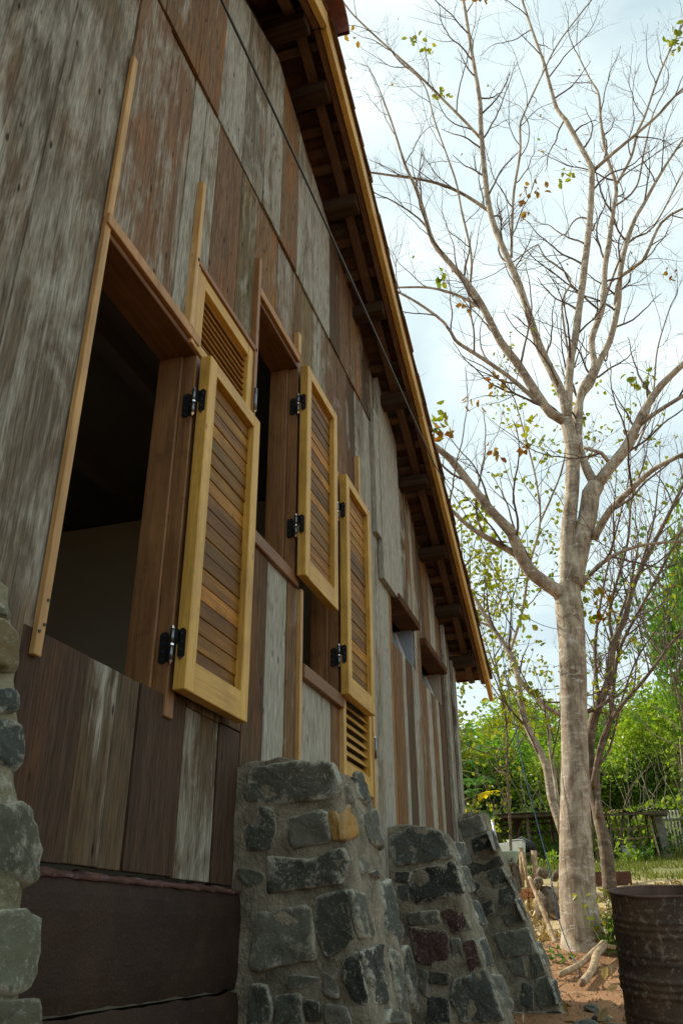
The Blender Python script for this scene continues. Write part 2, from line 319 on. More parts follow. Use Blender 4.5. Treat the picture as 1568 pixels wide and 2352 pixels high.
DATA = json.loads('''{"tree":{"trunk":[[9.0,0.393,-0.196,0.2275],[9.0,0.398,-0.033,0.1969],[9.0,0.406,0.226,0.1833],[9.0,0.385,0.532,0.1779],[9.0,0.321,1.132,0.1531],[9.0,0.24,1.772,0.1445],[9.0,0.139,2.696,0.1512],[9.0,0.111,3.193,0.1598],[9.0,0.088,3.476,0.1473]],"limbs":[[[9.0,0.098,3.399,0.0929],[9.025,0.022,3.992,0.0919],[9.05,-0.148,4.843,0.0915],[9.075,-0.194,5.277,0.0894],[9.1,-0.191,5.707,0.0873]],[[9.1,-0.191,5.707,0.0655],[9.055,-0.191,6.014,0.0613],[9.009,-0.086,6.447,0.0576],[8.964,0.024,6.898,0.0537],[8.918,0.147,7.819,0.0507],[8.873,0.263,8.366,0.0465],[8.827,0.415,9.293,0.0428],[8.782,0.4,10.706,0.0393],[8.736,0.352,11.578,0.0345],[8.691,0.378,12.593,0.0297],[8.645,0.405,13.984,0.0247],[8.6,0.45,14.677,0.0187]],[[9.1,-0.187,5.676,0.0708],[9.0,-0.006,5.786,0.0661],[8.9,0.181,6.192,0.0621],[8.8,0.326,6.53,0.0578],[8.7,0.481,6.808,0.0533],[8.6,0.623,7.263,0.049],[8.5,0.778,7.63,0.0445],[8.4,0.996,8.025,0.0399],[8.3,1.192,8.385,0.0351],[8.2,1.266,8.84,0.0303],[8.1,1.335,9.221,0.0252],[8.0,1.459,9.674,0.0201],[7.9,1.594,10.471,0.0151],[7.8,1.743,11.173,0.0097]],[[9.1,-0.207,5.743,0.0546],[9.127,-0.342,6.577,0.0536],[9.153,-0.442,6.929,0.0513],[9.18,-0.632,7.714,0.0497],[9.207,-0.852,8.674,0.0482],[9.233,-0.981,9.298,0.046],[9.26,-1.098,10.003,0.0438],[9.287,-1.097,10.219,0.0408],[9.313,-0.987,10.818,0.0383],[9.34,-0.889,11.337,0.0355],[9.367,-0.795,11.666,0.0324],[9.393,-0.762,12.246,0.0293],[9.42,-0.734,12.906,0.0262],[9.447,-0.653,13.8,0.023],[9.473,-0.574,14.813,0.0197],[9.5,-0.538,15.532,0.0159]],[[9.4,-1.115,10.154,0.036],[9.367,-1.184,10.185,0.0326],[9.333,-1.464,10.374,0.0293],[9.3,-1.882,10.652,0.026],[9.267,-2.197,10.873,0.0228],[9.233,-2.455,11.117,0.0195],[9.2,-2.636,11.245,0.0163]],[[9.1,-0.242,5.22,0.0533],[9.157,-0.327,5.67,0.0512],[9.214,-0.419,6.173,0.0491],[9.271,-0.633,6.544,0.0464],[9.329,-0.673,7.036,0.044],[9.386,-0.899,7.624,0.0414],[9.443,-1.028,8.31,0.0389],[9.5,-1.17,8.861,0.036],[9.557,-1.33,9.52,0.0331],[9.614,-1.434,10.0,0.0297],[9.671,-1.406,10.791,0.0266],[9.729,-1.445,11.603,0.0232],[9.786,-1.51,12.29,0.0195],[9.843,-1.439,12.786,0.0154],[9.9,-1.334,13.61,0.0114]],[[9.7,-1.447,10.089,0.0265],[9.683,-1.747,10.581,0.0245],[9.667,-1.926,11.083,0.0226],[9.65,-2.06,11.312,0.0204],[9.633,-2.395,12.089,0.0185],[9.617,-2.7,12.695,0.0164],[9.6,-3.045,13.303,0.0143]],[[9.0,0.021,3.442,0.1272],[9.02,0.013,3.586,0.1224],[9.04,-0.105,3.93,0.1182],[9.06,-0.254,4.338,0.1142],[9.08,-0.324,4.626,0.1095],[9.1,-0.405,4.741,0.1038]],[[9.1,-0.39,4.744,0.0623],[9.173,-0.31,5.101,0.0605],[9.247,-0.285,5.398,0.0583],[9.32,-0.294,5.766,0.0561],[9.393,-0.418,6.226,0.0538],[9.467,-0.553,6.42,0.0507],[9.54,-0.753,6.855,0.048],[9.613,-0.912,7.167,0.045],[9.687,-1.126,7.816,0.0423],[9.76,-1.254,8.45,0.0395],[9.833,-1.44,9.057,0.0364],[9.907,-1.645,9.553,0.033],[9.98,-1.827,9.888,0.0292],[10.053,-2.059,10.311,0.0254],[10.127,-2.337,10.779,0.0215],[10.2,-2.709,11.33,0.0174]],[[9.1,-0.403,4.73,0.0778],[9.083,-0.613,4.964,0.0712],[9.067,-0.79,5.135,0.0644],[9.05,-0.958,5.4,0.0578],[9.033,-1.128,5.67,0.0511],[9.017,-1.349,5.932,0.0443],[9.0,-1.678,6.198,0.0373]],[[9.1,-0.963,5.43,0.037],[8.95,-1.198,5.507,0.0312],[8.8,-1.555,5.605,0.0255]],[[9.05,-0.267,4.016,0.0501],[8.913,-0.489,4.285,0.0436],[8.775,-0.754,4.453,0.037],[8.637,-1.007,4.588,0.0304],[8.5,-1.361,4.663,0.0239]],[[9.0,-0.035,3.435,0.0342],[8.95,-0.275,3.652,0.0293],[8.9,-0.575,3.775,0.0242],[8.85,-0.853,3.793,0.0192],[8.8,-1.207,3.75,0.0141]],[[9.0,0.167,3.345,0.0929],[8.89,0.207,3.382,0.0849],[8.78,0.438,3.573,0.0781],[8.67,0.548,3.782,0.071],[8.56,0.609,4.012,0.0638],[8.45,0.813,4.295,0.057],[8.34,1.016,4.641,0.0502],[8.23,1.181,4.901,0.043],[8.12,1.33,5.043,0.0354],[8.01,1.498,5.212,0.0279],[7.9,1.764,5.751,0.0208]],[[8.75,0.574,3.809,0.0494],[8.613,0.817,3.958,0.0415],[8.475,1.032,4.092,0.0334],[8.337,1.242,4.309,0.0255],[8.2,1.466,4.668,0.0176]],[[8.9,0.422,9.327,0.0316],[8.775,0.817,9.728,0.0281],[8.65,1.234,9.963,0.0243],[8.525,1.764,10.131,0.0204],[8.4,2.067,10.164,0.0163]],[[8.8,0.4,10.728,0.0265],[8.7,0.661,11.2,0.025],[8.6,0.981,11.764,0.0235],[8.5,1.282,12.289,0.0219],[8.4,1.564,12.712,0.0202],[8.3,1.96,13.375,0.0186],[8.2,2.263,13.902,0.0168],[8.1,2.415,14.246,0.0149]],[[9.0,-0.006,5.786,0.0382],[8.922,0.2,6.043,0.0358],[8.844,0.434,6.332,0.0335],[8.767,0.731,6.636,0.0311],[8.689,1.012,6.894,0.0286],[8.611,1.054,6.91,0.0256],[8.533,1.167,7.167,0.023],[8.456,1.483,7.52,0.0204],[8.378,1.784,7.765,0.0177],[8.3,2.027,7.959,0.0149]],[[8.7,0.63,7.347,0.0289],[8.725,0.791,7.561,0.0257],[8.75,1.016,7.797,0.0224],[8.775,1.372,8.035,0.019],[8.8,1.873,8.196,0.0155]],[[9.0,0.208,8.469,0.0245],[9.071,0.06,9.698,0.0235],[9.143,-0.129,10.645,0.0219],[9.214,-0.191,11.303,0.0201],[9.286,-0.265,11.62,0.0179],[9.357,-0.625,12.475,0.0158],[9.429,-1.038,13.356,0.0136],[9.5,-1.758,14.385,0.0113]],[[8.7,0.794,7.847,0.0207],[8.629,0.727,8.316,0.0193],[8.557,0.791,9.137,0.0181],[8.486,0.811,9.546,0.0165],[8.414,0.881,9.984,0.0149],[8.343,1.023,10.797,0.0135],[8.271,1.129,11.596,0.0119],[8.2,1.392,12.081,0.0102]],[[9.7,-1.099,7.834,0.0367],[9.625,-1.224,8.255,0.0324],[9.55,-1.538,8.381,0.0275],[9.475,-1.895,8.947,0.0232],[9.4,-2.237,9.056,0.0184]],[[9.2,-0.344,6.63,0.0171],[9.16,-0.362,7.579,0.016],[9.12,-0.53,7.962,0.0143],[9.08,-0.236,8.411,0.0128],[9.04,-0.176,8.638,0.0111],[9.0,0.181,8.379,0.0092]],[[9.8,-0.939,7.961,0.0217],[9.933,-1.454,9.106,0.0194],[10.067,-1.887,9.456,0.0164],[10.2,-2.586,10.675,0.0136]],[[9.8,-1.364,9.762,0.0198],[9.9,-1.75,10.156,0.0175],[10.0,-2.028,11.044,0.0155],[10.1,-2.306,11.886,0.0133],[10.2,-2.628,12.537,0.0109]],[[9.2,-0.071,3.56,0.015],[9.4,-0.153,4.075,0.013],[9.6,-0.102,4.526,0.0108]],[[9.2,-0.924,5.187,0.0185],[9.3,-1.093,5.553,0.0162],[9.4,-1.292,6.101,0.0138],[9.5,-1.474,6.826,0.0115],[9.6,-1.775,7.569,0.0089]],[[9.1,-0.615,4.974,0.0313],[9.0,-0.517,5.111,0.0274],[8.9,-0.326,5.162,0.0235]]],"leaning":[[[9.6,0.493,0.887,0.0507],[9.64,0.529,1.053,0.0481],[9.68,0.586,1.32,0.0457],[9.72,0.597,1.65,0.0433],[9.76,0.71,1.953,0.0407],[9.8,0.803,2.267,0.0381],[9.84,0.813,2.692,0.0353],[9.88,0.886,3.033,0.0324],[9.92,1.07,3.401,0.0294],[9.96,1.212,3.721,0.0261],[10.0,1.361,4.055,0.0227]],[[9.7,0.526,1.184,0.0213],[9.775,0.528,1.468,0.0193],[9.85,0.548,1.862,0.0174],[9.925,0.539,2.274,0.0153],[10.0,0.644,2.507,0.013]],[[10.0,0.826,2.735,0.0317],[10.133,0.608,2.484,0.0289],[10.267,0.43,2.343,0.0263],[10.4,0.18,2.353,0.0238]],[[10.0,0.897,3.07,0.0188],[10.033,0.682,3.626,0.0174],[10.067,0.538,4.217,0.016],[10.1,0.332,4.83,0.0144],[10.133,0.314,5.506,0.0129],[10.167,0.384,6.242,0.0113],[10.2,0.452,6.796,0.0095]],[[10.1,0.332,4.83,0.0144],[10.2,-0.043,5.616,0.0119],[10.3,-0.173,6.213,0.0092]],[[10.0,1.079,3.428,0.0165],[9.9,1.329,3.538,0.0124],[9.8,1.523,3.672,0.0083]]],"stems":[[[10.5,0.124,0.323,0.082],[10.527,0.109,0.613,0.0772],[10.555,0.107,0.982,0.0724],[10.582,0.131,1.185,0.0669],[10.609,0.127,1.985,0.0629],[10.636,-0.06,2.506,0.0573],[10.664,-0.214,2.773,0.051],[10.691,-0.362,3.298,0.045],[10.718,-0.54,3.58,0.0383],[10.745,-0.76,4.108,0.0318],[10.773,-1.327,4.996,0.0251],[10.8,-1.653,5.52,0.0179]],[[10.5,0.15,1.515,0.0307],[10.48,-0.052,2.077,0.0277],[10.46,-0.335,2.442,0.0242],[10.44,-0.599,2.68,0.0206],[10.42,-1.005,3.113,0.017],[10.4,-1.215,3.306,0.0133]],[[10.5,0.13,1.176,0.0352],[10.64,0.057,1.771,0.0319],[10.78,-0.162,2.304,0.028],[10.92,-0.405,3.213,0.0243],[11.06,-0.85,3.931,0.0198],[11.2,-1.588,5.052,0.0151]],[[10.7,-0.362,3.301,0.0223],[10.775,-0.382,3.762,0.0193],[10.85,-0.748,4.686,0.0163],[10.925,-0.915,5.367,0.013],[11.0,-1.196,5.995,0.0094]],[[10.6,-0.06,2.497,0.0242],[10.7,-0.113,3.177,0.0209],[10.8,-0.253,3.786,0.0172],[10.9,-0.499,4.548,0.0134],[11.0,-0.897,5.618,0.0093]],[[10.8,-0.401,3.177,0.0223],[10.85,-0.455,3.599,0.0192],[10.9,-0.866,4.369,0.0161],[10.95,-1.143,5.003,0.0127],[11.0,-1.296,5.55,0.0092]],[[10.6,0.057,1.764,0.0182],[10.7,-0.113,1.976,0.0159],[10.8,-0.366,2.618,0.0136],[10.9,-0.668,3.18,0.0112],[11.0,-1.071,3.64,0.0085]]]},"butt":{"b1":{"near":[[[1.138,0.499],[1.008,0.515],[0.926,0.513],[0.863,0.493],[0.852,0.435],[0.855,0.405],[0.902,0.397],[1.086,0.39],[1.149,0.404],[1.148,0.446]],[[1.132,0.361],[1.107,0.381],[1.062,0.358],[1.052,0.312],[1.064,0.253],[1.145,0.253],[1.158,0.296]],[[1.001,0.335],[0.902,0.356],[0.877,0.345],[0.866,0.27],[0.98,0.25],[1.0,0.275]],[[0.871,0.345],[0.846,0.351],[0.832,0.323],[0.829,0.269],[0.855,0.265]],[[1.182,0.187],[1.159,0.192],[1.09,0.175],[1.092,0.151],[1.142,0.133]],[[1.063,0.223],[0.935,0.209],[0.836,0.24],[0.821,0.197],[0.842,0.143],[0.956,0.134],[1.06,0.12]],[[1.102,0.053],[0.96,0.074],[0.938,0.06],[0.924,-0.061],[1.112,-0.096],[1.122,-0.07],[1.111,-0.002]],[[0.907,0.096],[0.816,0.117],[0.789,-0.013],[0.88,-0.057],[0.906,0.01],[0.912,0.064]],[[0.823,-0.07],[0.777,-0.053],[0.749,-0.179],[0.769,-0.187],[0.799,-0.163],[0.826,-0.108]],[[0.994,-0.109],[0.9,-0.117],[0.952,-0.143],[1.001,-0.143]],[[1.116,-0.135],[1.073,-0.144],[1.045,-0.195],[1.054,-0.236],[1.126,-0.237]],[[1.035,-0.169],[0.962,-0.16],[0.951,-0.234],[1.033,-0.236]],[[0.946,-0.172],[0.9,-0.18],[0.9,-0.226],[0.94,-0.226]],[[0.89,-0.1],[0.849,-0.121],[0.839,-0.167],[0.885,-0.159]],[[0.88,-0.184],[0.819,-0.192],[0.8,-0.232],[0.88,-0.233]]],"outer":[[[2.955,0.515],[3.039,0.528],[3.038,0.412],[2.945,0.434]],[[2.932,0.366],[3.129,0.411],[3.137,0.281],[2.964,0.288]],[[2.775,0.448],[2.817,0.454],[2.852,0.4],[2.803,0.399]],[[2.696,0.344],[2.772,0.379],[2.806,0.341],[2.813,0.29],[2.728,0.275],[2.663,0.271]],[[3.015,0.15],[3.15,0.161],[3.194,-0.017],[3.002,0.004]],[[2.664,0.111],[2.77,0.106],[2.809,-0.005],[2.694,-0.009],[2.669,0.035]],[[2.683,-0.053],[2.864,-0.038],[2.859,-0.177],[2.72,-0.181]],[[2.989,-0.054],[3.08,-0.066],[3.101,-0.228],[3.0,-0.212]],[[3.175,-0.053],[3.272,-0.044],[3.245,-0.233],[3.204,-0.197]],[[2.833,-0.209],[3.01,-0.226],[3.07,-0.262],[2.808,-0.241]],[[2.803,0.214],[2.9,0.21],[2.813,0.17]],[[2.899,0.18],[2.972,0.194],[2.982,0.163]]]},"b2":{"near":[[[1.166,0.49],[1.053,0.522],[0.908,0.489],[0.856,0.368],[1.135,0.338],[1.188,0.423]],[[1.058,0.298],[0.841,0.333],[0.804,0.196],[1.048,0.148],[1.087,0.202]],[[1.161,0.301],[1.082,0.298],[1.091,0.245],[1.163,0.252]],[[1.152,0.23],[1.092,0.229],[1.095,0.159],[1.148,0.171]],[[0.921,0.094],[0.826,0.134],[0.777,0.021],[0.87,0.001]],[[1.098,0.096],[0.944,0.105],[0.936,0.043],[1.088,0.044]],[[1.089,0.024],[0.904,0.002],[0.9,-0.108],[1.006,-0.148],[1.073,-0.108]],[[0.816,-0.039],[0.757,-0.034],[0.73,-0.147],[0.792,-0.167]],[[1.041,-0.167],[1.007,-0.177],[1.025,-0.284],[1.062,-0.246]],[[0.875,-0.225],[0.721,-0.176],[0.652,-0.373],[0.843,-0.385],[0.891,-0.292]],[[1.002,-0.177],[0.895,-0.187],[0.92,-0.235],[1.004,-0.226]],[[1.014,-0.293],[0.914,-0.302],[0.909,-0.396],[1.02,-0.397]],[[0.884,-0.029],[0.832,-0.029],[0.822,-0.118],[0.877,-0.098]]],"outer":[[[5.167,0.469],[5.537,0.501],[5.483,0.383],[5.124,0.359]],[[5.068,0.332],[5.3,0.347],[5.339,0.23],[5.096,0.209]],[[4.819,-0.04],[5.03,-0.031],[5.07,-0.157],[4.846,-0.15]],[[5.082,0.152],[5.267,0.157],[5.305,0.045],[5.056,0.043]],[[4.836,-0.198],[5.175,-0.212],[5.213,-0.367],[4.983,-0.351]]]},"b3":{"near":[[[1.179,0.805],[1.008,0.845],[0.974,0.731],[1.153,0.688]],[[1.084,0.67],[0.949,0.71],[0.923,0.615],[1.076,0.556]],[[1.132,0.51],[0.996,0.474],[0.901,0.535],[0.877,0.471],[1.106,0.398]],[[0.983,0.426],[0.866,0.447],[0.82,0.36],[0.942,0.316]],[[1.124,0.383],[1.043,0.334],[1.082,0.273],[1.127,0.305]],[[0.893,0.3],[0.799,0.321],[0.784,0.221],[0.905,0.178]],[[1.054,0.196],[0.968,0.225],[0.959,0.134],[1.045,0.105]],[[0.894,0.118],[0.759,0.146],[0.726,0.071],[0.852,0.043]],[[0.956,-0.015],[0.724,0.019],[0.668,-0.133],[0.905,-0.161]],[[0.877,-0.204],[0.776,-0.161],[0.758,-0.289],[0.852,-0.275]],[[0.719,-0.154],[0.661,-0.133],[0.62,-0.26],[0.71,-0.289]],[[0.682,-0.316],[0.608,-0.295],[0.552,-0.466],[0.671,-0.495],[0.708,-0.413]],[[0.794,-0.331],[0.721,-0.358],[0.733,-0.496],[0.825,-0.47]],[[0.659,-0.522],[0.542,-0.507],[0.521,-0.584],[0.636,-0.586]]],"outer":[[[6.889,0.695],[7.145,0.72],[7.115,0.586],[6.863,0.566]],[[6.987,0.387],[7.243,0.4],[7.371,0.294],[7.108,0.284]],[[6.93,0.217],[7.265,0.227],[7.166,0.087],[6.984,0.1]],[[7.273,-0.078],[7.539,-0.081],[7.449,-0.23],[7.175,-0.207]],[[7.147,-0.319],[7.398,-0.331],[7.232,-0.463],[6.995,-0.448]]]},"b0":{"near":[],"outer":[[[0.894,0.425],[0.982,0.465],[1.005,0.462],[1.02,0.442],[1.004,0.439],[0.981,0.441],[0.894,0.407]],[[0.894,0.401],[0.981,0.435],[1.009,0.435],[1.029,0.419],[1.035,0.388],[1.028,0.358],[1.008,0.352],[0.976,0.348],[0.893,0.32]],[[0.909,0.302],[0.975,0.319],[1.025,0.332],[1.027,0.293],[1.0,0.289],[0.973,0.278],[0.908,0.266]],[[0.924,0.263],[1.0,0.282],[1.033,0.279],[1.038,0.221],[1.021,0.207],[0.97,0.218],[0.922,0.209]],[[0.899,0.148],[0.968,0.158],[1.018,0.168],[1.056,0.164],[1.063,0.138],[1.048,0.063],[1.035,0.056],[1.003,0.068],[0.963,0.069],[0.898,0.067]],[[0.925,0.031],[0.962,0.033],[1.021,0.034],[1.045,0.018],[1.046,-0.021],[1.04,-0.06],[1.002,-0.064],[0.923,-0.058]],[[0.884,0.027],[0.915,0.029],[0.913,-0.057],[0.884,-0.054]],[[0.89,-0.064],[0.994,-0.07],[1.042,-0.069],[1.039,-0.126],[0.89,-0.111]],[[0.892,0.189],[0.93,0.198],[0.962,0.203],[0.981,0.19],[0.98,0.17],[0.892,0.155]]]}}}''')
# ================================================================ GROUND
GX = [-60, 2, 5.5, 7, 8.2, 9, 12, 15, 20, 25, 30, 40, 60, 120, 400]
GZ = [-1.0, -.80, -.70, -.52, -.33, -.20, .08, .52, 1.2, 1.87, 2.5, 4.4, 8, 12, 13]
def gz(x, y):
    z = float(np.interp(x, GX, GZ))
    z += .05 * math.exp(-((x - 9) ** 2 + (y - .4) ** 2) / .5)
    return z + .035 * fb(x, y, 0, .6) + (.02 * fb(x, y, 3, 2.3) if abs(x) < 30 else 0)
def m_ground():
    m, n, l, b = newmat('bare_earth')
    v = coords(n, l, (1, 1, 1), False)
    big = noise_n(n, l, v, .55, 5, .6, .4); md = noise_n(n, l, v, 5, 6, .65); fn = noise_n(n, l, v, 45, 5, .7)
    soil = mix(n, l, md.outputs['Fac'], (.145, .068, .030), (.37, .20, .098))
    r = ramp(n, .55, .70); l.new(fn.outputs['Fac'], r.inputs[0])
    soil = mix(n, l, r.outputs[0], soil, (.50, .32, .16))
    tan = mix(n, l, fn.outputs['Fac'], (.22, .15, .075), (.62, .47, .26))
    sx = n.new('ShaderNodeSeparateXYZ'); l.new(v, sx.inputs[0])
    mr = n.new('ShaderNodeMapRange'); mr.inputs['From Min'].default_value = 9.3; mr.inputs['From Max'].default_value = 10.6; l.new(sx.outputs[0], mr.inputs[0])
    ad = n.new('ShaderNodeMath'); ad.operation = 'ADD'; l.new(mr.outputs[0], ad.inputs[0])
    sb = n.new('ShaderNodeMath'); sb.operation = 'MULTIPLY_ADD'; sb.inputs[1].default_value = 2.0; sb.inputs[2].default_value = -1.0; l.new(big.outputs['Fac'], sb.inputs[0]); l.new(sb.outputs[0], ad.inputs[1])
    r2 = ramp(n, .3, .8); l.new(ad.outputs[0], r2.inputs[0])
    c = mix(n, l, r2.outputs[0], soil, tan)
    r3 = n.new('ShaderNodeMapRange'); r3.inputs['From Min'].default_value = 16.5; r3.inputs['From Max'].default_value = 19; l.new(sx.outputs[0], r3.inputs[0])
    grass = mix(n, l, fn.outputs['Fac'], (.07, .085, .02), (.25, .24, .09))
    c = mix(n, l, r3.outputs[0], c, grass)
    l.new(c, b.inputs['Base Color']); b.inputs['Roughness'].default_value = .95
    h = mix(n, l, .5, md.outputs['Fac'], fn.outputs['Fac']); bump(n, l, b, h, .8, .03)
    return m
M['earth'] = m_ground()
def build_ground():
    def grid(x0, x1, nx, y0, y1, ny):
        mb = MB(); k = 0
        for i in range(nx + 1):
            for j in range(ny + 1):
                x = x0 + (x1 - x0) * i / nx; y = y0 + (y1 - y0) * j / ny
                mb.v.append((x, y, gz(x, y)))
        for i in range(nx):
            for j in range(ny):
                a = i * (ny + 1) + j; mb.f.append((a, a + ny + 1, a + ny + 2, a + 1))
        return mb
    # one sheet, denser near the camera: non uniform axis
    xs = list(np.unique(np.round(np.concatenate([np.linspace(-80, -4, 12), np.linspace(-4, 6, 40), np.linspace(6, 14, 130), np.linspace(14, 32, 90), np.linspace(32, 400, 50)]), 3)))
    ys = list(np.unique(np.round(np.concatenate([np.linspace(-300, -12, 20), np.linspace(-12, -3, 30), np.linspace(-3, 3, 100), np.linspace(3, 14, 30), np.linspace(14, 300, 20)]), 3)))
    mb = MB(); ny = len(ys)
    for x in xs:
        for y in ys: mb.v.append((x, y, gz(x, y)))
    for i in range(len(xs) - 1):
        for j in range(ny - 1):
            a = i * ny + j; mb.f.append((a, a + ny, a + ny + 1, a + 1))
    o = mb.build('ground', M['earth'], smooth=True); tag(o, kind='structure')
build_ground()

# ================================================================ HOUSE
APX, APZ = 2.74, 4.56
PX = [2.74, 3.40, 4.43, 5.40, 6.03, 7.05, 7.85]; PZ = [4.56, 4.27, 3.68, 3.20, 2.88, 2.35, 1.93]
def PR(x):
    return float(np.interp(APX + abs(x - APX), PX, PZ))
def WT(x):
    return PR(x) + float(np.interp(abs(x - APX), [0, .8, 1.5, 5], [-.13, -.09, .08, .08]))
XL, XR = -2.0, 7.34
house = empty('timber_house', (2.6, 1.2, -.8))
tag(house, 'old timber house of weathered vertical planks with golden louvred shutters and clay tile roof', 'house')
BR = (.165, .098, .045); DK = (.095, .058, .030); OL = (.160, .122, .060); OR = (.225, .130, .055); RD = (.172, .104, .056); GR = (.145, .12, .085)
D2 = (.060, .036, .022); D3 = (.095, .070, .042)
def plank(x0, x1, z0, z1, tint=None, grey=None, y=1.2, th=.022, top=False, name='plank'):
    """vertical board with its own tiny tilt; top=True cuts the head along the roof slope"""
    g = .0018
    tint = tint or RND.choice([BR, BR, OL, DK, RD, GR]); grey = RND.uniform(.25, .8) if grey is None else grey
    y += RND.uniform(-.0035, .0035); k = RND.uniform(.86, 1.14)
    a, b = x0 + g, x1 - g
    dz = RND.uniform(-.004, .004)
    if top: poly = [(a, z0 + dz), (b, z0 + dz), (b, WT(b)), (a, WT(a))]
    else: poly = [(a, z0 + dz), (b, z0 + dz), (b, z1), (a, z1)]
    if top and a < APX < b: poly.insert(3, (APX, WT(APX)))
    mb = MB(); mb.prism_xz(poly, y, y + th)
    o = mb.build(name, M['plank'], house, bevel=.002, color=(tint[0] * k, tint[1] * k, tint[2] * k, grey))
    return o
def course(edges, z0, z1, spec=None, **kw):
    for i in range(len(edges) - 1):
        t, g = (spec[i] if spec and i < len(spec) and spec[i] else (None, None))
        plank(edges[i], edges[i + 1], z0, z1, t, g, **kw)
# left of the first window, full height
course([-2.0, -1.74, -1.50, -1.22, -.98, -.75, -.48, -.22, .02, .28, .50, .74, .93, 1.225, 1.512], .145, 3.16,
       [None] * 12 + [(GR, .54), (GR, .50)])
course([1.475, 1.74, 1.89, 2.0, 2.275, 2.52, 2.69], .145, .63, [(D2, .0), (D3, .42), (D3, .36), (D2, .12), (D3, .50), (D2, .05)])
plank(2.135, 2.275, .632, .97, DK, .2); plank(2.278, 2.52, .632, .97, DK, .4); plank(2.52, 2.69, .632, .97, DK, .1)
course([2.69, 2.89, 3.12, 3.245], .145, 1.385, [(DK, .22), (GR, .78), (BR, .35)])
plank(2.625, 2.69, .97, 1.385, BR, .3)
course([3.27, 3.55, 3.73, 3.86], .10, .99, [(GR, .86), (GR, .76), (BR, .3)])
course([3.865, 4.10, 4.42], .05, .66, [(BR, .4), (BR, .4)])
# over the windows, below the long horizontal seam
course([1.515, 1.72, 1.94, 2.045], 1.93, 3.16, [(RD, .42), (RD, .46), (OL, .66)])
course([2.045, 2.17, 2.42, 2.60], 2.25, 3.16, [(OL, .72), (RD, .22), (OL, .42)])
course([2.60, 2.88, 3.14], 2.625, 3.16, [(OR, .34), (RD, .52)])
plank(3.14, 3.225, 2.625, 3.16, BR, .3)
course([3.225, 3.42, 3.65, 3.86], 2.29, 3.16, [(OL, .25), (BR, .62), (RD, .40)])
course([3.86, 4.05, 4.235, 4.45], 2.05, 3.16, [(RD, .35), (DK, .3), (GR, .62)])
plank(3.222, 3.27, 1.40, 2.62, DK, .1)
plank(4.41, 4.455, .05, 2.05, DK, .2)
# boards above the seam, lapped over the lower ones, cut along the verge
up = [-2.0, -1.74, -1.46, -1.2, -.95, -.7, -.44, -.2, .06, .3, .56, .80, 1.0, 1.22, 1.46, 1.65, 1.93, 2.13, 2.38, 2.63, 2.86, 3.11, 3.39, 3.69, 3.90, 4.12, 4.36, 4.62]
usp = [None] * 13 + [(BR, .4), (OL, .4), (BR, .4), (BR, .30), (OL, .72), (GR, .46), (OL, .62), (BR, .36), (GR, .62), (GR, .74), (DK, .2), (RD, .28), (BR, .3), (DK, .4)]
for i in range(len(up) - 1):
    t, g = usp[i] or (None, None)
    if PR(up[i]) + .1 < 3.2 and PR(up[i + 1]) + .1 < 3.2: continue
    plank(up[i], up[i + 1], 3.152, 0, t, g, y=1.188, th=.014, top=True)
# grey boards and the pale proud panel
course([4.455, 4.60, 4.74], -.25, 3.3, [(GR, .74), (GR, .62)])
plank(4.62, 4.74, 3.3, 0, GR, .8, top=True)
plank(4.615, 4.735, 2.3, 3.26, OL, .95, y=1.165, th=.033)
plank(4.74, 5.27, 2.03, 0, (.30, .29, .20), .97, y=1.160, th=.037, top=True)
course([4.74, 4.985], -.25, 2.03, [(GR, .88)])
course([4.985, 5.06], -.25, 2.03, [(OR, .05)])
course([5.06, 5.12, 5.31, 5.42, 5.62, 5.74], .35, 1.70, [(BR, .1), (BR, .2), (OL, .78), (DK, .2), (GR, .68), (BR, .3)])
course([5.27, 5.46, 5.62, 5.74], 2.06, 0, [(DK, .42), (DK, .5), (BR, .5)], top=True)
course([5.06, 5.27], 2.035, 2.06, [(DK, .1)])
course([5.74, 5.84, 5.97], .35, 0, [(GR, .70), (BR, .42)], top=True, y=1.196)
course([5.97, 6.12, 6.30, 6.48, 6.62, 6.80], .45, 1.68, [(BR, .25), (GR, .72), (BR, .3), (GR, .78), (DK, .2)])
course([5.97, 6.16, 6.40, 6.64, 6.80], 2.02, 0, [(DK, .35), (BR, .4), (OL, .75), (BR, .3)], top=True)
course([6.80, 6.93, 7.10, 7.34], .50, 0, [(DK, .2), (BR, .4), (GR, .62)], top=True)
plank(6.86, 6.92, .6, 2.42, GR, .7, y=1.165, th=.03); plank(7.22, 7.36, .55, 2.2, GR, .66, y=1.172, th=.025)
# rest of the shell
def part(name, mb, mat, **kw): return mb.build(name, M[mat], house, **kw)
part('side_wall', MB().box(7.30, 7.33, 1.225, 9.0, -.9, 2.25), 'plank', color=(*BR, .5))
part('side_wall', MB().box(-2.0, -1.97, 1.225, 9.0, -.9, 2.25), 'plank', color=(*BR, .5))
part('rear_wall', MB().prism_xz([(-2, -.9), (7.3, -.9), (7.3, PR(7.3) + .1), (2.6, 4.5), (-2, PR(-2) + .1)], 8.96, 9.0), 'plank', color=(*BR, .5))
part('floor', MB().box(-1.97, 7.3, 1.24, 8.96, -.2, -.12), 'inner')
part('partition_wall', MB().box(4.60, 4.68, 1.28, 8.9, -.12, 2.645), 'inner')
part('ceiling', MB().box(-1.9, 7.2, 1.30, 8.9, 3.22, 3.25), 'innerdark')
for k in range(6): part('ceiling_beam', MB().box(-1.9, 7.2, 1.5 + k * .9, 1.6 + k * .9, 3.08, 3.215), 'innerdark')
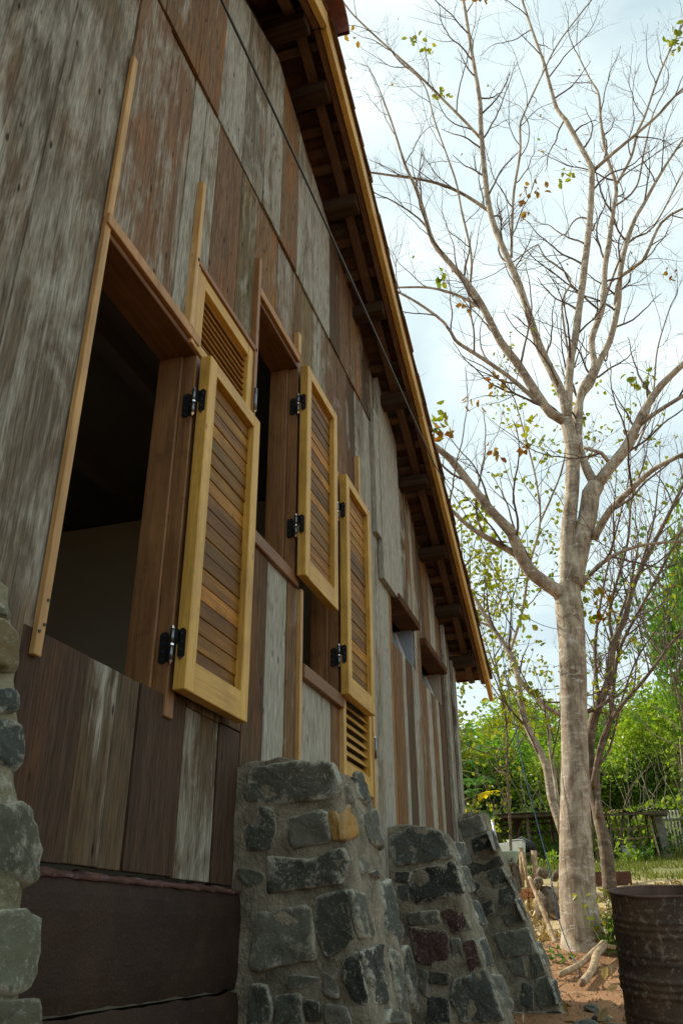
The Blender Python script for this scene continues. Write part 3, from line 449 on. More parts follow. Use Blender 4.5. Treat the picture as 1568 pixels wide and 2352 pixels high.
# plinth of painted blocks
mb = MB()
nx = 60
def plinth_block(x0, x1, z0, z1, y, name, mat, amp=.004, st=.03):
    mb = MB(); nx = max(2, int((x1 - x0) / st)); nz = max(2, int((z1 - z0) / st))
    for i in range(nx + 1):
        for j in range(nz + 1):
            x = x0 + (x1 - x0) * i / nx; z = z0 + (z1 - z0) * j / nz
            e = min(j, nz - j) / 1.5; rr = .010 * max(0, 1 - e) if min(i, nx - i) > 0 else .0
            mb.v.append((x, y + rr + amp * fb(x, z, 0, 9), z + (0.006 * fb(x, 5, 0, 12) if j in (0, nz) else 0)))
    for i in range(nx):
        for j in range(nz):
            a = i * (nz + 1) + j; mb.f.append((a, a + nz + 1, a + nz + 2, a + 1))
    k = len(mb.v)
    # thickness behind
    mb.box(x0, x1, y + .02, 1.36, z0 + .004, z1 - .004)
    return mb.build(name, M[mat], house, smooth=False)
for (a, b) in ((-2.0, -.6), (-.6, .6), (.6, 2.72), (3.16, 4.79), (5.2, 7.3)):
    plinth_block(a, b, -.148, .118, 1.166, 'plinth_block', 'plinth')
    plinth_block(a, b, -.42, -.156, 1.158, 'plinth_block', 'plinth')
    plinth_block(a, b, -.95, -.43, 1.155, 'plinth_block', 'plinth')
    # torn paint and mortar bead along the top of the blocks
    mb = MB(); st = .012; n_ = int((b - a) / st)
    for i in range(n_ + 1):
        x = a + (b - a) * i / n_; h = .134 + .008 * fb(x, 1, 0, 17); d = .006 * fb(x, 9, 0, 25)
        mb.v += [(x, 1.1705 + d * .4, .116 + .003 * fb(x, 3, 0, 20)), (x, 1.167 + d * .6, .122), (x, 1.174 + d, h - .007), (x, 1.225, h + .004)]
    for i in range(n_):
        for j in range(3):
            q = i * 4 + j; mb.f.append((q, q + 4, q + 5, q + 1))
    mb.build('plinth_edge', M['plinth_rim'], house, smooth=True)

# ---- trim strips
def strip(x0, x1, z0, z1, y=1.172, th=.03, mat='trim', name='trim_strip', col=None):
    o = MB().box(x0, x1, y, y + th, z0, z1).build(name, M[mat], house, bevel=.002, color=col or (1, 1, 1, 1)); return o
s1 = strip(1.503, 1.531, .565, 2.68, y=1.182, th=.016, col=(.88, .84, .80, 1))
strip(2.030, 2.056, 1.932, 2.65); strip(2.600, 2.628, 1.45, 2.78, mat='jamb', col=(1.25, 1.2, 1.2, 1))
strip(3.13, 3.168, 2.63, 2.76); strip(3.243, 3.272, .10, 1.385, y=1.180); strip(4.215, 4.245, 2.30, 2.64); strip(4.412, 4.448, .56, 1.15)
for z in (.62, .64, .70): MB().tube([(1.508 + .014 * (z > .63), 1.1825, z), (1.508 + .014 * (z > .63), 1.1795, z)], [.004, .004], 8).build('nail_head', M['black'], s1)

# ---- window frames
def window_frame(x0, x1, z0, z1, jx, sill=None, lint_t=.055, ext=0):
    f = MB().box(jx, jx + .05, 1.188, 1.240, z0 - ext, z1).box(jx - .010, jx + .05, 1.2405, 1.335, z0, z1) \
        .build('window_frame', M['jamb'], house, bevel=.003)
    MB().box(x0 - .03, jx + .045, 1.190, 1.335, z1 + .001, z1 + lint_t).build('lintel', M['jamb_x'], f, bevel=.003)
    MB().box(x0 - .03, jx - .01, 1.174, 1.189, z1 + lint_t - .032, z1 + lint_t + .010).build('lintel_trim', M['trim'], f, bevel=.002, color=(.78, .66, .62, 1))
    if sill:
        MB().box(x0, sill[3], sill[2], 1.30, sill[0], sill[1]).build('sill', M['jamb_x'], f, bevel=.004, color=(.95, .92, .85, 1))
    MB().box(x0 - .03, x0 - .002, 1.215, 1.335, z0, z1).build('left_jamb', M['jamb'], f)
    return f
window_frame(1.532, 2.13, .63, 1.87, 2.128, ext=.065)
window_frame(2.66, 3.17, 1.44, 2.56, 3.168, sill=(1.378, 1.436, 1.182, 3.215))
window_frame(3.275, 3.82, 1.05, 2.23, 3.818, sill=(.985, 1.048, 1.170, 3.862))

# ---- shutters
def hinge(parent, jx, sx, z, h=.105):
    """black leaf on the jamb reveal, black leaf on the shutter edge, steel barrel between"""
    mb = MB()
    def leaf(y0, y1, x, za, zb):
        c = .008; P = [(y0 + c, za), (y1 - c, za), (y1, za + c), (y1, zb - c), (y1 - c, zb), (y0 + c, zb), (y0, zb - c), (y0, za + c)]
        n = len(P); vs = [(x, a, b_) for a, b_ in P] + [(x + .004, a, b_) for a, b_ in P]
        mb.add(vs, [tuple(range(n)), tuple(range(2 * n - 1, n - 1, -1))] + [(i, (i + 1) % n, (i + 1) % n + n, i + n) for i in range(n)])
    leaf(1.196, 1.226, jx - .004, z - h / 2, z + h / 2 - .008)
    leaf(1.176, 1.198, jx - .004, z - h / 2, z - .004)
    leaf(1.140, 1.164, sx - .004, z - h / 2 + .012, z + h / 2)
    leaf(1.160, 1.176, sx - .004, z + .004, z + h / 2)
    o = mb.build('hinge', M['black'], parent)
    for k in range(4):
        zz = z - h / 2 + .012 + k * (h - .03) / 3
        for yy, xx in ((1.214, jx), (1.152, sx)):
            MB().tube([(xx - .0042, yy, zz), (xx - .0065, yy, zz)], [.0045, .0038], 8).build('screw', M['steel'], parent)
    MB().tube([(jx - .012, 1.180, z - h / 2 + .004), (jx - .012, 1.180, z - .003)], [.0075] * 2, 10).tube([(jx - .012, 1.180, z + .003), (jx - .012, 1.180, z + h / 2 - .002)], [.0075] * 2, 10).build('hinge_pin', M['steel'], parent, smooth=True)
    MB().tube([(jx - .012, 1.180, z - .003), (jx - .012, 1.180, z + .003)], [.0082] * 2, 10).tube([(jx - .012, 1.180, z + h / 2 - .002), (jx - .012, 1.180, z + h / 2 + .008)], [.0075, .003], 10).tube([(jx - .012, 1.180, z - h / 2 + .004), (jx - .012, 1.180, z - h / 2 - .006)], [.0075, .003], 10).build('pin_tip', M['chrome'], parent)
def shutter(x0, x1, z0, z1, jx, label, hz, yf=1.130, th=.043, sw=.058, tr=.055, br=.095, name='shutter', nsl=None, tilt=.0, open_=True):
    s = MB().box(x0, x0 + sw, yf, yf + th, z0, z1).build(name, M['teak'], house, bevel=.003)
    s['label'] = label
    MB().box(x1 - sw, x1, yf, yf + th, z0, z1).build('stile', M['teak'], s, bevel=.003)
    MB().box(x0 + sw, x1 - sw, yf + .0015, yf + th - .001, z1 - tr, z1).build('rail', M['teak_x'], s, bevel=.002)
    MB().box(x0 + sw, x1 - sw, yf + .0015, yf + th - .001, z0, z0 + br).build('rail', M['teak_x'], s, bevel=.002)
    a, b = z0 + br, z1 - tr; n = nsl or int((b - a) / .056); p = (b - a) / n
    for i in range(n):
        zc = a + p * (i + .5)
        k = RND.choice([.36, .45, .58, .72, .95]) * RND.uniform(.9, 1.1); col = (k, k * RND.uniform(.95, 1.12), k * RND.uniform(.6, .95), 1)
        if open_:
            d, hh, t = .0018, p * .515, .008        # almost closed, lapping like clapboard
        else:
            d, hh, t = .013, p * .40, .007
        yc = yf + .026
        v = []
        e = RND.uniform(-.0015, .0015)
        for X in (x0 + sw, x1 - sw):
            v += [(X, yc - d + e, zc - hh), (X, yc - d + t + e, zc - hh - .001), (X, yc + d + t + e, zc + hh), (X, yc + d + e, zc + hh + .001)]
        v = [v[0], v[4], v[5], v[1], v[3], v[7], v[6], v[2]]
        MB().hexa(v).build('slat', M['slat'] if open_ else M['teak_x'], s, bevel=.0015, color=col if open_ else (.86, .8, .78, 1))
    for z in hz: hinge(s, jx, x0, z)
    return s
shutter(2.128, 2.590, .640, 1.855, 2.128, 'open golden shutter with brown louvre slats, nearest to the stone foreground', (.775, 1.655))
shutter(3.158, 3.645, 1.413, 2.562, 3.168, 'open golden shutter with brown louvre slats, highest on the wall', (1.66, 2.33))
shutter(3.808, 4.300, 1.043, 2.283, 3.818, 'open golden shutter with brown louvre slats, farthest along the wall', (1.24, 2.05))
lv = shutter(2.085, 2.600, 1.875, 2.235, 2.1, 'closed golden louvred leaf above and behind the nearest open shutter', (), yf=1.180, name='closed_shutter', sw=.050, br=.04, open_=False, nsl=9)
lw = shutter(3.872, 4.412, .640, 1.90, 3.9, 'closed golden louvred leaf below the farthest open shutter', (), yf=1.180, name='closed_shutter', sw=.052, open_=False, nsl=24)
for (p, x, z) in ((lv, 2.612, 1.99), (lw, 4.425, .90)):
    MB().tube([(x, 1.168, z - .055), (x, 1.168, z + .055)], [.008, .008], 10).build('hinge_pin', M['steel'], p, smooth=True)
    MB().tube([(x, 1.168, z - .062), (x, 1.168, z - .055)], [.003, .0075], 10).tube([(x, 1.168, z + .055), (x, 1.168, z + .062)], [.0075, .003], 10).build('pin_tip', M['chrome'], p)
MB().box(2.06, 2.085, 1.178, 1.24, 1.875, 2.24).build('trim_strip', M['trim'], house, bevel=.002)
MB().box(3.855, 3.872, 1.172, 1.24, .30, 2.2).build('trim_strip', M['trim'], house, bevel=.002)
MB().box(2.04, 2.62, 1.172, 1.2, 2.237, 2.262).build('trim_strip', M['jamb_x'], house, bevel=.003, color=(1.3, 1.2, 1.1, 1))

# ---- two small windows
def small_window(x0, x1, z0, z1, revmat):
    f = MB().box(x0 - .02, x1 + .03, 1.150, 1.30, z1, z1 + .062).build('window_frame', M['beam'], house, bevel=.006, color=(1.8, 1.3, 1, 1))
    MB().box(x1, x1 + .02, 1.21, 1.40, z0, z1).build('reveal', M[revmat], f)
    MB().box(x0 - .02, x0, 1.22, 1.40, z0, z1).build('reveal', M['greyblue'], f)
    MB().box(x0, x1, 1.222, 1.40, z0 - .02, z0).build('sill', M['beam'], f)
    # inward tilting pane hinged at its foot
    yb, yt = 1.245, 1.33
    MB().hexa([(x0 + .01, yb, z0 + .012), (x1 - .02, yb, z0 + .012), (x1 - .02, yb + .004, z0 + .012), (x0 + .01, yb + .004, z0 + .012),
               (x0 + .01, yt, z1 - .02), (x1 - .02, yt, z1 - .02), (x1 - .02, yt + .004, z1 - .02), (x0 + .01, yt + .004, z1 - .02)]).build('pane', M['glass'], f)
    MB().bar((x0 + .01, yb - .004, z0 + .01), (x1 - .02, yb - .004, z0 + .01), .012, .014).build('pane_edge', M['putty'], f)
    MB().bar((x1 - .02, yb - .004, z0 + .01), (x1 - .02, yt - .004, z1 - .02), .010, .010, (1, 0, 0)).build('pane_edge', M['putty'], f)
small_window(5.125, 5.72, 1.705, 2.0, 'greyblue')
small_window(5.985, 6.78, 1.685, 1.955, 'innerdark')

# ---- roof: purlins, rafters, battens, barge boards, tiles
for x in (2.64, 3.02, 3.62, 4.24, 4.86, 5.52, 6.16, 6.74, 7.30, 2.18, 1.58, .96, .34, -.3, -.95, -1.6):
    w = .052; z = PR(x)
    MB().box(x - w, x + w, .976, 1.24, z - .062, z + .028).build('purlin', M['beam'], house, bevel=.005, color=(1, 1, 1, 1))
def slope_board(xa, xb, y0, y1, dz0, dz1, name, mat, bevel=.003, col=(1, 1, 1, 1)):
    xs = [xa] + [p for p in PX if min(xa, xb) < p < max(xa, xb)] + [xb] if xa >= APX else [xa] + [2 * APX - p for p in reversed(PX) if xa < 2 * APX - p < xb] + [xb]
    poly = [(x, PR(x) + dz0) for x in xs] + [(x, PR(x) + dz1) for x in reversed(xs)]
    return MB().prism_xz(poly, y0, y1).build(name, M[mat], house, bevel=bevel, color=col)
for (a, b) in ((2.742, 7.62), (-2.42, 2.738)):
    slope_board(a, b, 1.030, 1.088, .030, .098, 'rafter', 'rafter')
    slope_board(a, b, .937, .975, .012, .098, 'rafter', 'barge_u')
    slope_board(a, b, 1.260, 1.32, .030, .098, 'rafter', 'rafter')
    slope_board(max(a, -1.95), min(b, 7.28), 1.228, 1.25, -.26, .026, 'wall_plate', 'beam')
for y in (2.2, 3.2, 4.2, 5.2, 6.2, 7.2, 8.2):
    slope_board(2.742, 7.6, y, y + .05, .03, .098, 'rafter', 'rafter'); slope_board(-2.4, 2.738, y, y + .05, .03, .098, 'rafter', 'rafter')
slope_board(5.02, 7.80, .898, .934, -.012, .120, 'barge_board', 'teak_x')
slope_board(2.742, 5.015, .896, .933, -.004, .128, 'barge_board', 'teak_x')
slope_board(-2.5, 2.738, .890, .930, .004, .135, 'barge_board', 'teak_x')
for sgn in (1, -1):
    x = 2.86; k = 0
    while x < 7.7:
        X = APX + sgn * (x - APX); z = PR(X) + .099
        dxy = .022; sl = (PR(X + .01) - PR(X - .01)) / .02
        th = .026
        j = RND.uniform(-.008, .008)
        v = []
        for (yy) in (.938, 1.30):
            v.append([(X - dxy + j, yy, z + sl * (-dxy)), (X + dxy + j, yy, z + sl * dxy), (X + dxy + j, yy, z + sl * dxy + th), (X - dxy + j, yy, z - sl * dxy + th)])
        a_, b_ = v
        MB().hexa([a_[0], a_[1], b_[1], b_[0], a_[3], a_[2], b_[2], b_[3]]).build('batten', M['batten'], house, bevel=.002, color=tuple([RND.uniform(.5, 1.25)] * 3) + (1,))
        x += .205; k += 1
def roof_tile_mesh(mb, X, y0, y1, sgn, jit=0, up=.0):
    L = .265; th = .014
    sl = (PR(X + .01) - PR(X - .01)) / .02
    ang = math.atan(sl); c, s_ = math.cos(ang), math.sin(ang)
    z0 = PR(X) + .128
    def P(u, y, h): # u along +x down the slope direction
        x = X + u * c - h * s_; z = z0 + u * s_ + h * c; return (x, y, z)
    a, b = (-.02, L) if sgn > 0 else (.02, -L)
    lift0, lift1 = .0, .022
    # slab, thin lower nose turned down, ribs below
    e0, e1 = (a, b)
    hs = lambda u: lift0 + (lift1 + jit) * abs(u - e0) / L + up
    v = [P(e0, y0, hs(e0)), P(e1, y0, hs(e1)), P(e1, y1, hs(e1)), P(e0, y1, hs(e0)),
         P(e0, y0, hs(e0) + th), P(e1, y0, hs(e1) + th), P(e1, y1, hs(e1) + th), P(e0, y1, hs(e0) + th)]
    mb.hexa(v if sgn > 0 else [v[1], v[0], v[3], v[2], v[5], v[4], v[7], v[6]])
    nn = (e1 - .012 * sgn)
    v = [P(nn, y0, hs(e1) - .012), P(e1, y0, hs(e1) - .012), P(e1, y1, hs(e1) - .012), P(nn, y1, hs(e1) - .012),
         P(nn, y0, hs(e1) + .002), P(e1, y0, hs(e1) + .002), P(e1, y1, hs(e1) + .002), P(nn, y1, hs(e1) + .002)]
    mb.hexa(v if sgn > 0 else [v[1], v[0], v[3], v[2], v[5], v[4], v[7], v[6]])
rest = MB()
for sgn in (1, -1):
    x = 2.78; r = 0
    while x < 7.66:
        X = APX + sgn * (x - APX)
        for cidx in range(3):
            y0 = .876 + cidx * .175 + RND.uniform(-.006, .006)
            mb = MB(); roof_tile_mesh(mb, X, y0, y0 + .1775, sgn, RND.uniform(-.004, .008))
            # diagonal rib under the tile
            o = mb.build('roof_tile', M['tile'], house, bevel=.002)
        y = .876 + 3 * .175
        roof_tile_mesh(rest, X, y, 9.3, sgn)
        x += .205; r += 1
rest.build('roof_tile', M['tile'], house)['kind'] = 'stuff'
slope_board(2.742, 7.80, 1.25, 9.2, .112, .124, 'sky_leak_blocker', 'beam', bevel=0)  # added dark sheet, only blocks sky leaking in between the tiles
slope_board(-2.3, 2.738, 1.25, 9.2, .112, .124, 'sky_leak_blocker', 'beam', bevel=0)  # same added leak-blocking sheet for the left slope
# ridge tiles
for k in range(20):
    y0 = .80 + k * .43; mb = MB(); n = 9
    for yy, rr in ((y0, .125), (y0 + .45, .110)):
        for q in range(n):
            a = math.pi * (q / (n - 1)); mb.v.append((APX + rr * 1.15 * math.cos(a), yy, APZ + .115 + rr * math.sin(a)))
        for q in range(n):
            a = math.pi * (q / (n - 1)); mb.v.append((APX + (rr - .018) * 1.15 * math.cos(a), yy, APZ + .115 + (rr - .018) * math.sin(a)))
    for q in range(n - 1):
        mb.f.append((q, q + 2 * n, q + 1 + 2 * n, q + 1)); mb.f.append((q + n, q + 1 + n, q + 1 + 3 * n, q + 3 * n)); mb.f.append((q, q + 1, q + 1 + n, q + n))
    mb.build('ridge_tile', M['ridge'], house)
part('eave_mortar', MB().box(2.62, 2.86, .90, 1.0, APZ + .10, APZ + .17), 'mortar')

# ---- cable slung below the verge
cb = MB(); cb.tube([p for p, r in path_resample([(-1.9, .92, 2.62, 0), (.2, .9, 2.80, 0), (1.56, .9, 2.94, 0), (2.53, .9, 3.025, 0), (3.64, .9, 3.095, 0), (4.6, .895, 3.125, 0), (5.34, .885, 3.14, 0)], .15)], [.0055] * 200, 6)
tag(cb.build('power_cable', M['cable'], smooth=True), 'thin dark cable slung along the plank wall up to the roof verge', 'cable')
cb = MB(); cb.tube([p for p, r in path_resample([(5.34, .885, 3.14, 0), (6.4, .75, 3.05, 0), (8.0, .55, 2.85, 0), (10.4, .2, 3.4, 0)], .2)], [.004] * 200, 5)
tag(cb.build('power_cable', M['cable'], smooth=True), 'thin dark cable running from the roof verge out towards the trees', 'cable')
# ================================================================ STONE BUTTRESSES
MOR = M['mortar']
M['mortar2'] = m_noise('mossy_yellow_mortar', (.14, .13, .075), (.30, .275, .18), 9, .92, 60, .9, .02, extra=((.42, .41, .34), 22, .56, .70), rnd=False)
def buttress(key, label, X1, X2, a, b, ztop_w, ztop_c, wall_y=1.20, zb=-1.0, dome=.02, seed=1, extra_near=(), extra_outer=()):
    """near face X=X1, outer face Y=a+b*z (leans outwards to its foot), rounded top sloping from the wall to the corner"""
    rn = random.Random(seed)
    root = empty('stone_buttress', ((X1 + X2) / 2, 1.0, zb))
    tag(root, label, 'buttress', 'stone buttresses along the plank wall')
    st = .028
    mb = MB()
    def lump(p, nrm, amp):
        d = fb(p[0] * 1.0, p[1], p[2] + seed * 3, 7) * amp + fb(p[0], p[1], p[2] + seed, 24) * amp * .35
        return (p[0] + nrm[0] * d, p[1] + nrm[1] * d, p[2] + nrm[2] * d)
    def sheet(fn, nu, nv, amp=.014):
        k = len(mb.v)
        for i in range(nu + 1):
            for j in range(nv + 1):
                p, nr = fn(i / nu, j / nv); mb.v.append(lump(p, nr, amp))
        for i in range(nu):
            for j in range(nv):
                q = k + i * (nv + 1) + j; mb.f.append((q, q + 1, q + nv + 2, q + nv + 1))
    R_ = .035
    def topz(y, x=None):
        t = min(1, max(0, (wall_y - y) / max(.01, wall_y - (a + b * ztop_c))))
        return ztop_w + (ztop_c - ztop_w) * t + dome * math.sin(math.pi * min(1, t * 1.0)) + (.012 * fb(y, (x or 0), 0, 8))
    def yo(z): return a + b * z
    nz = int((ztop_w - zb) / st)
    # one closed skin: u goes from wall along the near face, round the corner, along the outer face, round, back to the wall
    def outline(z):
        y0 = yo(z); pts = []; L1 = wall_y - y0; n1 = 16; n2 = 18
        for i in range(n1): pts.append(((X1, wall_y - L1 * i / n1 * (1 - R_ / L1)), (-1, 0)))
        for i in range(4):
            an = math.pi / 2 * i / 3; pts.append(((X1 + R_ - R_ * math.cos(an), y0 + R_ - R_ * math.sin(an)), (-math.cos(an), -math.sin(an))))
        for i in range(1, n2): pts.append(((X1 + R_ + (X2 - X1 - 2 * R_) * i / n2, y0), (0, -1)))
        for i in range(4):
            an = math.pi / 2 * i / 3; pts.append(((X2 - R_ + R_ * math.sin(an), y0 + R_ - R_ * math.cos(an)), (math.sin(an), -math.cos(an))))
        for i in range(1, 9): pts.append(((X2, y0 + R_ + (wall_y - y0 - R_) * i / 8), (1, 0)))
        return pts
    ring = None; rows = []
    for j in range(nz + 1):
        t = j / nz; row = []
        base = outline(0)
        # height differs with y along the top: scale each column
        zc0 = zb + (ztop_c - zb) * t
        o = outline(zc0); 
        for (xy, nr) in o:
            zt = topz(xy[1], xy[0]); z = zb + (zt - zb) * t
            yy = xy[1]
            p = lump((xy[0], yy, z), (nr[0], nr[1], 0), .013); row.append(len(mb.v)); mb.v.append(p)
        rows.append(row)
    n = len(rows[0])
    for j in range(nz):
        for i in range(n - 1):
            mb.f.append((rows[j][i], rows[j][i + 1], rows[j + 1][i + 1], rows[j + 1][i]))
    # top: shrink ring towards the middle, slightly domed
    prev = rows[-1]; cx = (X1 + X2) / 2
    for s_ in (.93, .7, .4, .0):
        row = []
        for i in prev:
            pass
        for i0 in rows[-1]:
            x, y, z = mb.v[i0]; xx = cx + (x - cx) * s_; 
            row.append(len(mb.v)); mb.v.append((xx, y + (1 - s_) * (.012 if y < .95 else 0), topz(y, xx) + .018 * (1 - s_ ** 2) + .010 * fb(xx, y, seed, 12)))
        for i in range(n - 1): mb.f.append((prev[i], prev[i + 1], row[i + 1], row[i]))
        prev = row
    mb.build('mortar_body', M['mortar2'] if key == 'b0' else MOR, root, smooth=True)
    # stones
    def stone(poly2, to3, nrm, h, col, crust, name='stone'):
        P = [Vector((p[0], p[1])) for p in poly2]
        # subdivide + jitter outline
        Q = []
        m = len(P); per = sum((P[(i + 1) % m] - P[i]).length for i in range(m)); step = max(.012, per / 46)
        for i in range(m):
            u, v_ = P[i], P[(i + 1) % m]; k = max(1, int((v_ - u).length / step))
            for q in range(k):
                w = u.lerp(v_, q / k); Q.append(w)
        # smooth once and roughen
        S1 = [(Q[i - 1] + Q[i] * 4 + Q[(i + 1) % len(Q)]) / 6 for i in range(len(Q))]
        c = sum(S1, Vector((0, 0))) / len(S1)
        size = math.sqrt(abs(sum(S1[i].x * S1[(i + 1) % len(S1)].y - S1[(i + 1) % len(S1)].x * S1[i].y for i in range(len(S1)))) / 2)
        Q = []
        for i, w in enumerate(S1):
            d = (w - c); f = (1.13 if key != 'b0' else .985) + .09 * mnoise.noise(Vector((w.x * 22, w.y * 22, seed))) + .04 * mnoise.noise(Vector((w.x * 70, w.y * 70, seed))) ; Q.append(c + d * f)
        rings = [(1.04, -.012, .6), (1.0, h * .3, 1.0), (.965, h * .72, .9), (.91, h, .5), (.76, h * 1.1, .15), (.52, h * 1.1, 0), (.26, h * 1.05, 0)]
        mbb = MB(); rim = []; n = len(Q)
        for (s_, hh, rv) in rings:
            for w in Q:
                p2 = c + (w - c) * s_; p = Vector(to3(p2))
                rough = (.06 * size + .004) * fb(p.x * 1.0, p.y, p.z, 13) + .0045 * fb(p.x, p.y, p.z, 45) if hh > 0 else 0
                p = p + Vector(nrm) * (hh + rough * (1 if s_ < .97 else .4)); mbb.v.append(tuple(p)); rim.append(rv)
        kc = len(mbb.v); mbb.v.append(tuple(Vector(to3(c)) + Vector(nrm) * h)); rim.append(0)
        for r in range(len(rings) - 1):
            for i in range(n):
                q = r * n; mbb.f.append((q + i, q + (i + 1) % n, q + n + (i + 1) % n, q + n + i))
        q = (len(rings) - 1) * n
        for i in range(n): mbb.f.append((q + i, q + (i + 1) % n, kc))
        o = mbb.build(name, M['stone'], root, smooth=True, color=(*col, crust), attrs={'rim': rim})
        return o
    tones = [(.080, .083, .064), (.115, .113, .085), (.042, .044, .038), (.16, .155, .12), (.080, .085, .072), (.055, .053, .042)]
    D_ = DATA['butt'][key]
    def tn(poly): return [(p[0], p[1]) for p in poly]
    for i, poly in enumerate(D_['near'] + list(extra_near)):
        col = tones[rn.randrange(6)]; cr = rn.uniform(.65, 1)
        if key == 'b1' and i == 3: col = (.42, .23, .055); cr = .3
        if key == 'b2' and i in (4, 6, 7): col = (.075, .035, .030); cr = .6
        stone(poly, lambda p: (X1 - .002, p.x, p.y), (-1, 0, 0), .008, col, cr)
    on = Vector((0, -1, b)).normalized()
    for i, poly in enumerate(D_['outer'] + list(extra_outer)):
        col = tones[rn.randrange(6)]; cr = 1.0
        if key == 'b1' and i == 3: col = (.42, .23, .055); cr = .3
        if key == 'b0': col = [(.14, .13, .08), (.18, .13, .055), (.055, .065, .055), (.06, .07, .06), (.10, .10, .065), (.15, .15, .10), (.15, .15, .11), (.12, .11, .07), (.08, .085, .07)][i]; cr = [.8, .9, .8, 1, .8, 1, 1, .6, 1][i]
        stone(poly, lambda p: (p.x, a + b * p.y - .002, p.y), tuple(on), .010 if key != 'b0' else .012, col, cr)
    # courses below the frame
    z = -.36 if key in ('b1', 'b0') else -.52
    while z > zb + .12:
        y = wall_y - .06
        while y > yo(z) + .1:
            w = rn.uniform(.11, .2); h = rn.uniform(.09, .14)
            stone([(y, z), (y, z - h), (y - w, z - h + .01), (y - w + .01, z - .005)], lambda p: (X1 - .002, p.x, p.y), (-1, 0, 0), .008, tones[rn.randrange(6)], .8); y -= w + .03
        x = X1 + .04
        while x < X2 - .1:
            w = rn.uniform(.1, .18); h = rn.uniform(.09, .14)
            stone([(x, z), (x + w, z), (x + w - .01, z - h), (x, z - h)], lambda p: (p.x, a + b * p.y - .002, p.y), tuple(on), .022, tones[rn.randrange(6)], .9); x += w + .03
        z -= .17
    return root
buttress('b1', 'sloping stone buttress with an ochre stone near its top, before the louvred leaf', 2.684, 3.16, .770, .169, .520, .480, seed=1, dome=.03)
buttress('b2', 'sloping stone buttress with reddish stained stones, the middle one of three beside the wall', 4.769, 5.20, .762, .287, .530, .492, seed=5)
buttress('b3', 'sloping stone buttress at the far corner of the house, next to the yard', 7.07, 7.47, .698, .326, .866, .862, seed=9, dome=.0)
buttress('b0', 'mossy pale crusted stone buttress, nearest of all, cut off by the left edge', .56, 1.046, .752, .25, .53, .50, seed=13)
# rubble at the foot of the far buttress
for k, (x, y, s) in enumerate(((6.5, .33, .10), (6.9, .26, .06), (6.35, .18, .09), (7.2, .33, .05))):
    bm = bmesh.new(); bmesh.ops.create_icosphere(bm, subdivisions=3, radius=s)
    for v in bm.verts: v.co = v.co * (1 + .45 * mnoise.noise(v.co * (1.1 / s) + Vector((k * 3, 0, 0))) + .16 * mnoise.noise(v.co * (3.5 / s) + Vector((k, 0, 0)))); v.co.z *= .6
    me = bpy.data.meshes.new('rock'); bm.to_mesh(me); bm.free(); me.materials.append(M['stone']); o = bpy.data.objects.new('rock', me); COL.objects.link(o)
    o.location = (x, y, gz(x, y) + s * .2); o.color = (.16, .16, .14, .9)
    tag(o, ['grey rock lying against the foot of the far buttress', 'small grey rock just beyond the far buttress', 'large grey rock in the shade by the far buttress', 'smallest grey rock, farthest from the buttress'][k], 'rock', 'rocks at the foot of the buttress')

# ================================================================ TREES
def m_bark(name, c0, c1, ring=True, light=(.42, .40, .34)):
    m, n, l, b = newmat(name)
    v = coords(n, l, (1, 1, 1), False); vs = coords(n, l, (9, 9, 26), False); vv = coords(n, l, (30, 30, 5), False)
    a = noise_n(n, l, v, 4.5, 6, .68, .6); ra = ramp(n, .36, .64); l.new(a.outputs['Fac'], ra.inputs[0]); h = noise_n(n, l, vs, 1, 5, .65); f = noise_n(n, l, vv, 1, 5, .65)
    c = mix(n, l, ra.outputs[0], c0, c1)
    r = ramp(n, .54, .64); l.new(h.outputs['Fac'], r.inputs[0])
    k = n.new('ShaderNodeMath'); k.operation = 'MULTIPLY'; k.inputs[1].default_value = .75; l.new(r.outputs[0], k.inputs[0])
    c = mix(n, l, k.outputs[0], c, light)
    r2 = ramp(n, .34, .55, (.5, .46, .42), (1, 1, 1)); l.new(f.outputs['Fac'], r2.inputs[0])
    c = mix(n, l, .8, c, r2.outputs[0], 'MULTIPLY')
    l.new(c, b.inputs['Base Color']); b.inputs['Roughness'].default_value = .88
    hh = mix(n, l, .5, h.outputs['Fac'], f.outputs['Fac']); bump(n, l, b, hh, .7, .015)
    return m
M['bark'] = m_bark('pale_tree_bark', (.20, .145, .10), (.47, .40, .30), light=(.55, .51, .42))
M['bark2'] = m_bark('brown_tree_bark', (.085, .062, .043), (.20, .148, .10), light=(.30, .24, .18))
M['twig'] = m_bark('twig_bark', (.085, .055, .042), (.17, .115, .085), light=(.2, .16, .12))
M['leafA'] = m_leaf('yellow_green_leaf', (.13, .17, .015), (.28, .24, .025), .5)
M['leafR'] = m_leaf('rusty_leaf', (.22, .07, .015), (.28, .16, .02), .45)
M['leafG'] = m_leaf('green_leaf', (.05, .13, .02), (.12, .21, .03), .45)
M['leafF'] = m_leaf('forest_leaf', (.055, .14, .02), (.22, .33, .04), .45)
M['leafF2'] = m_leaf('forest_leaf_yellowish', (.12, .20, .022), (.33, .40, .05), .45)
M['leafF3'] = m_leaf('forest_leaf_dark', (.04, .10, .02), (.15, .24, .04), .4)
M['grass'] = m_leaf('grass_blade', (.07, .10, .015), (.22, .21, .05), .35)
M['litter'] = m_leaf('dry_leaf_litter', (.16, .10, .045), (.55, .40, .20), .15)
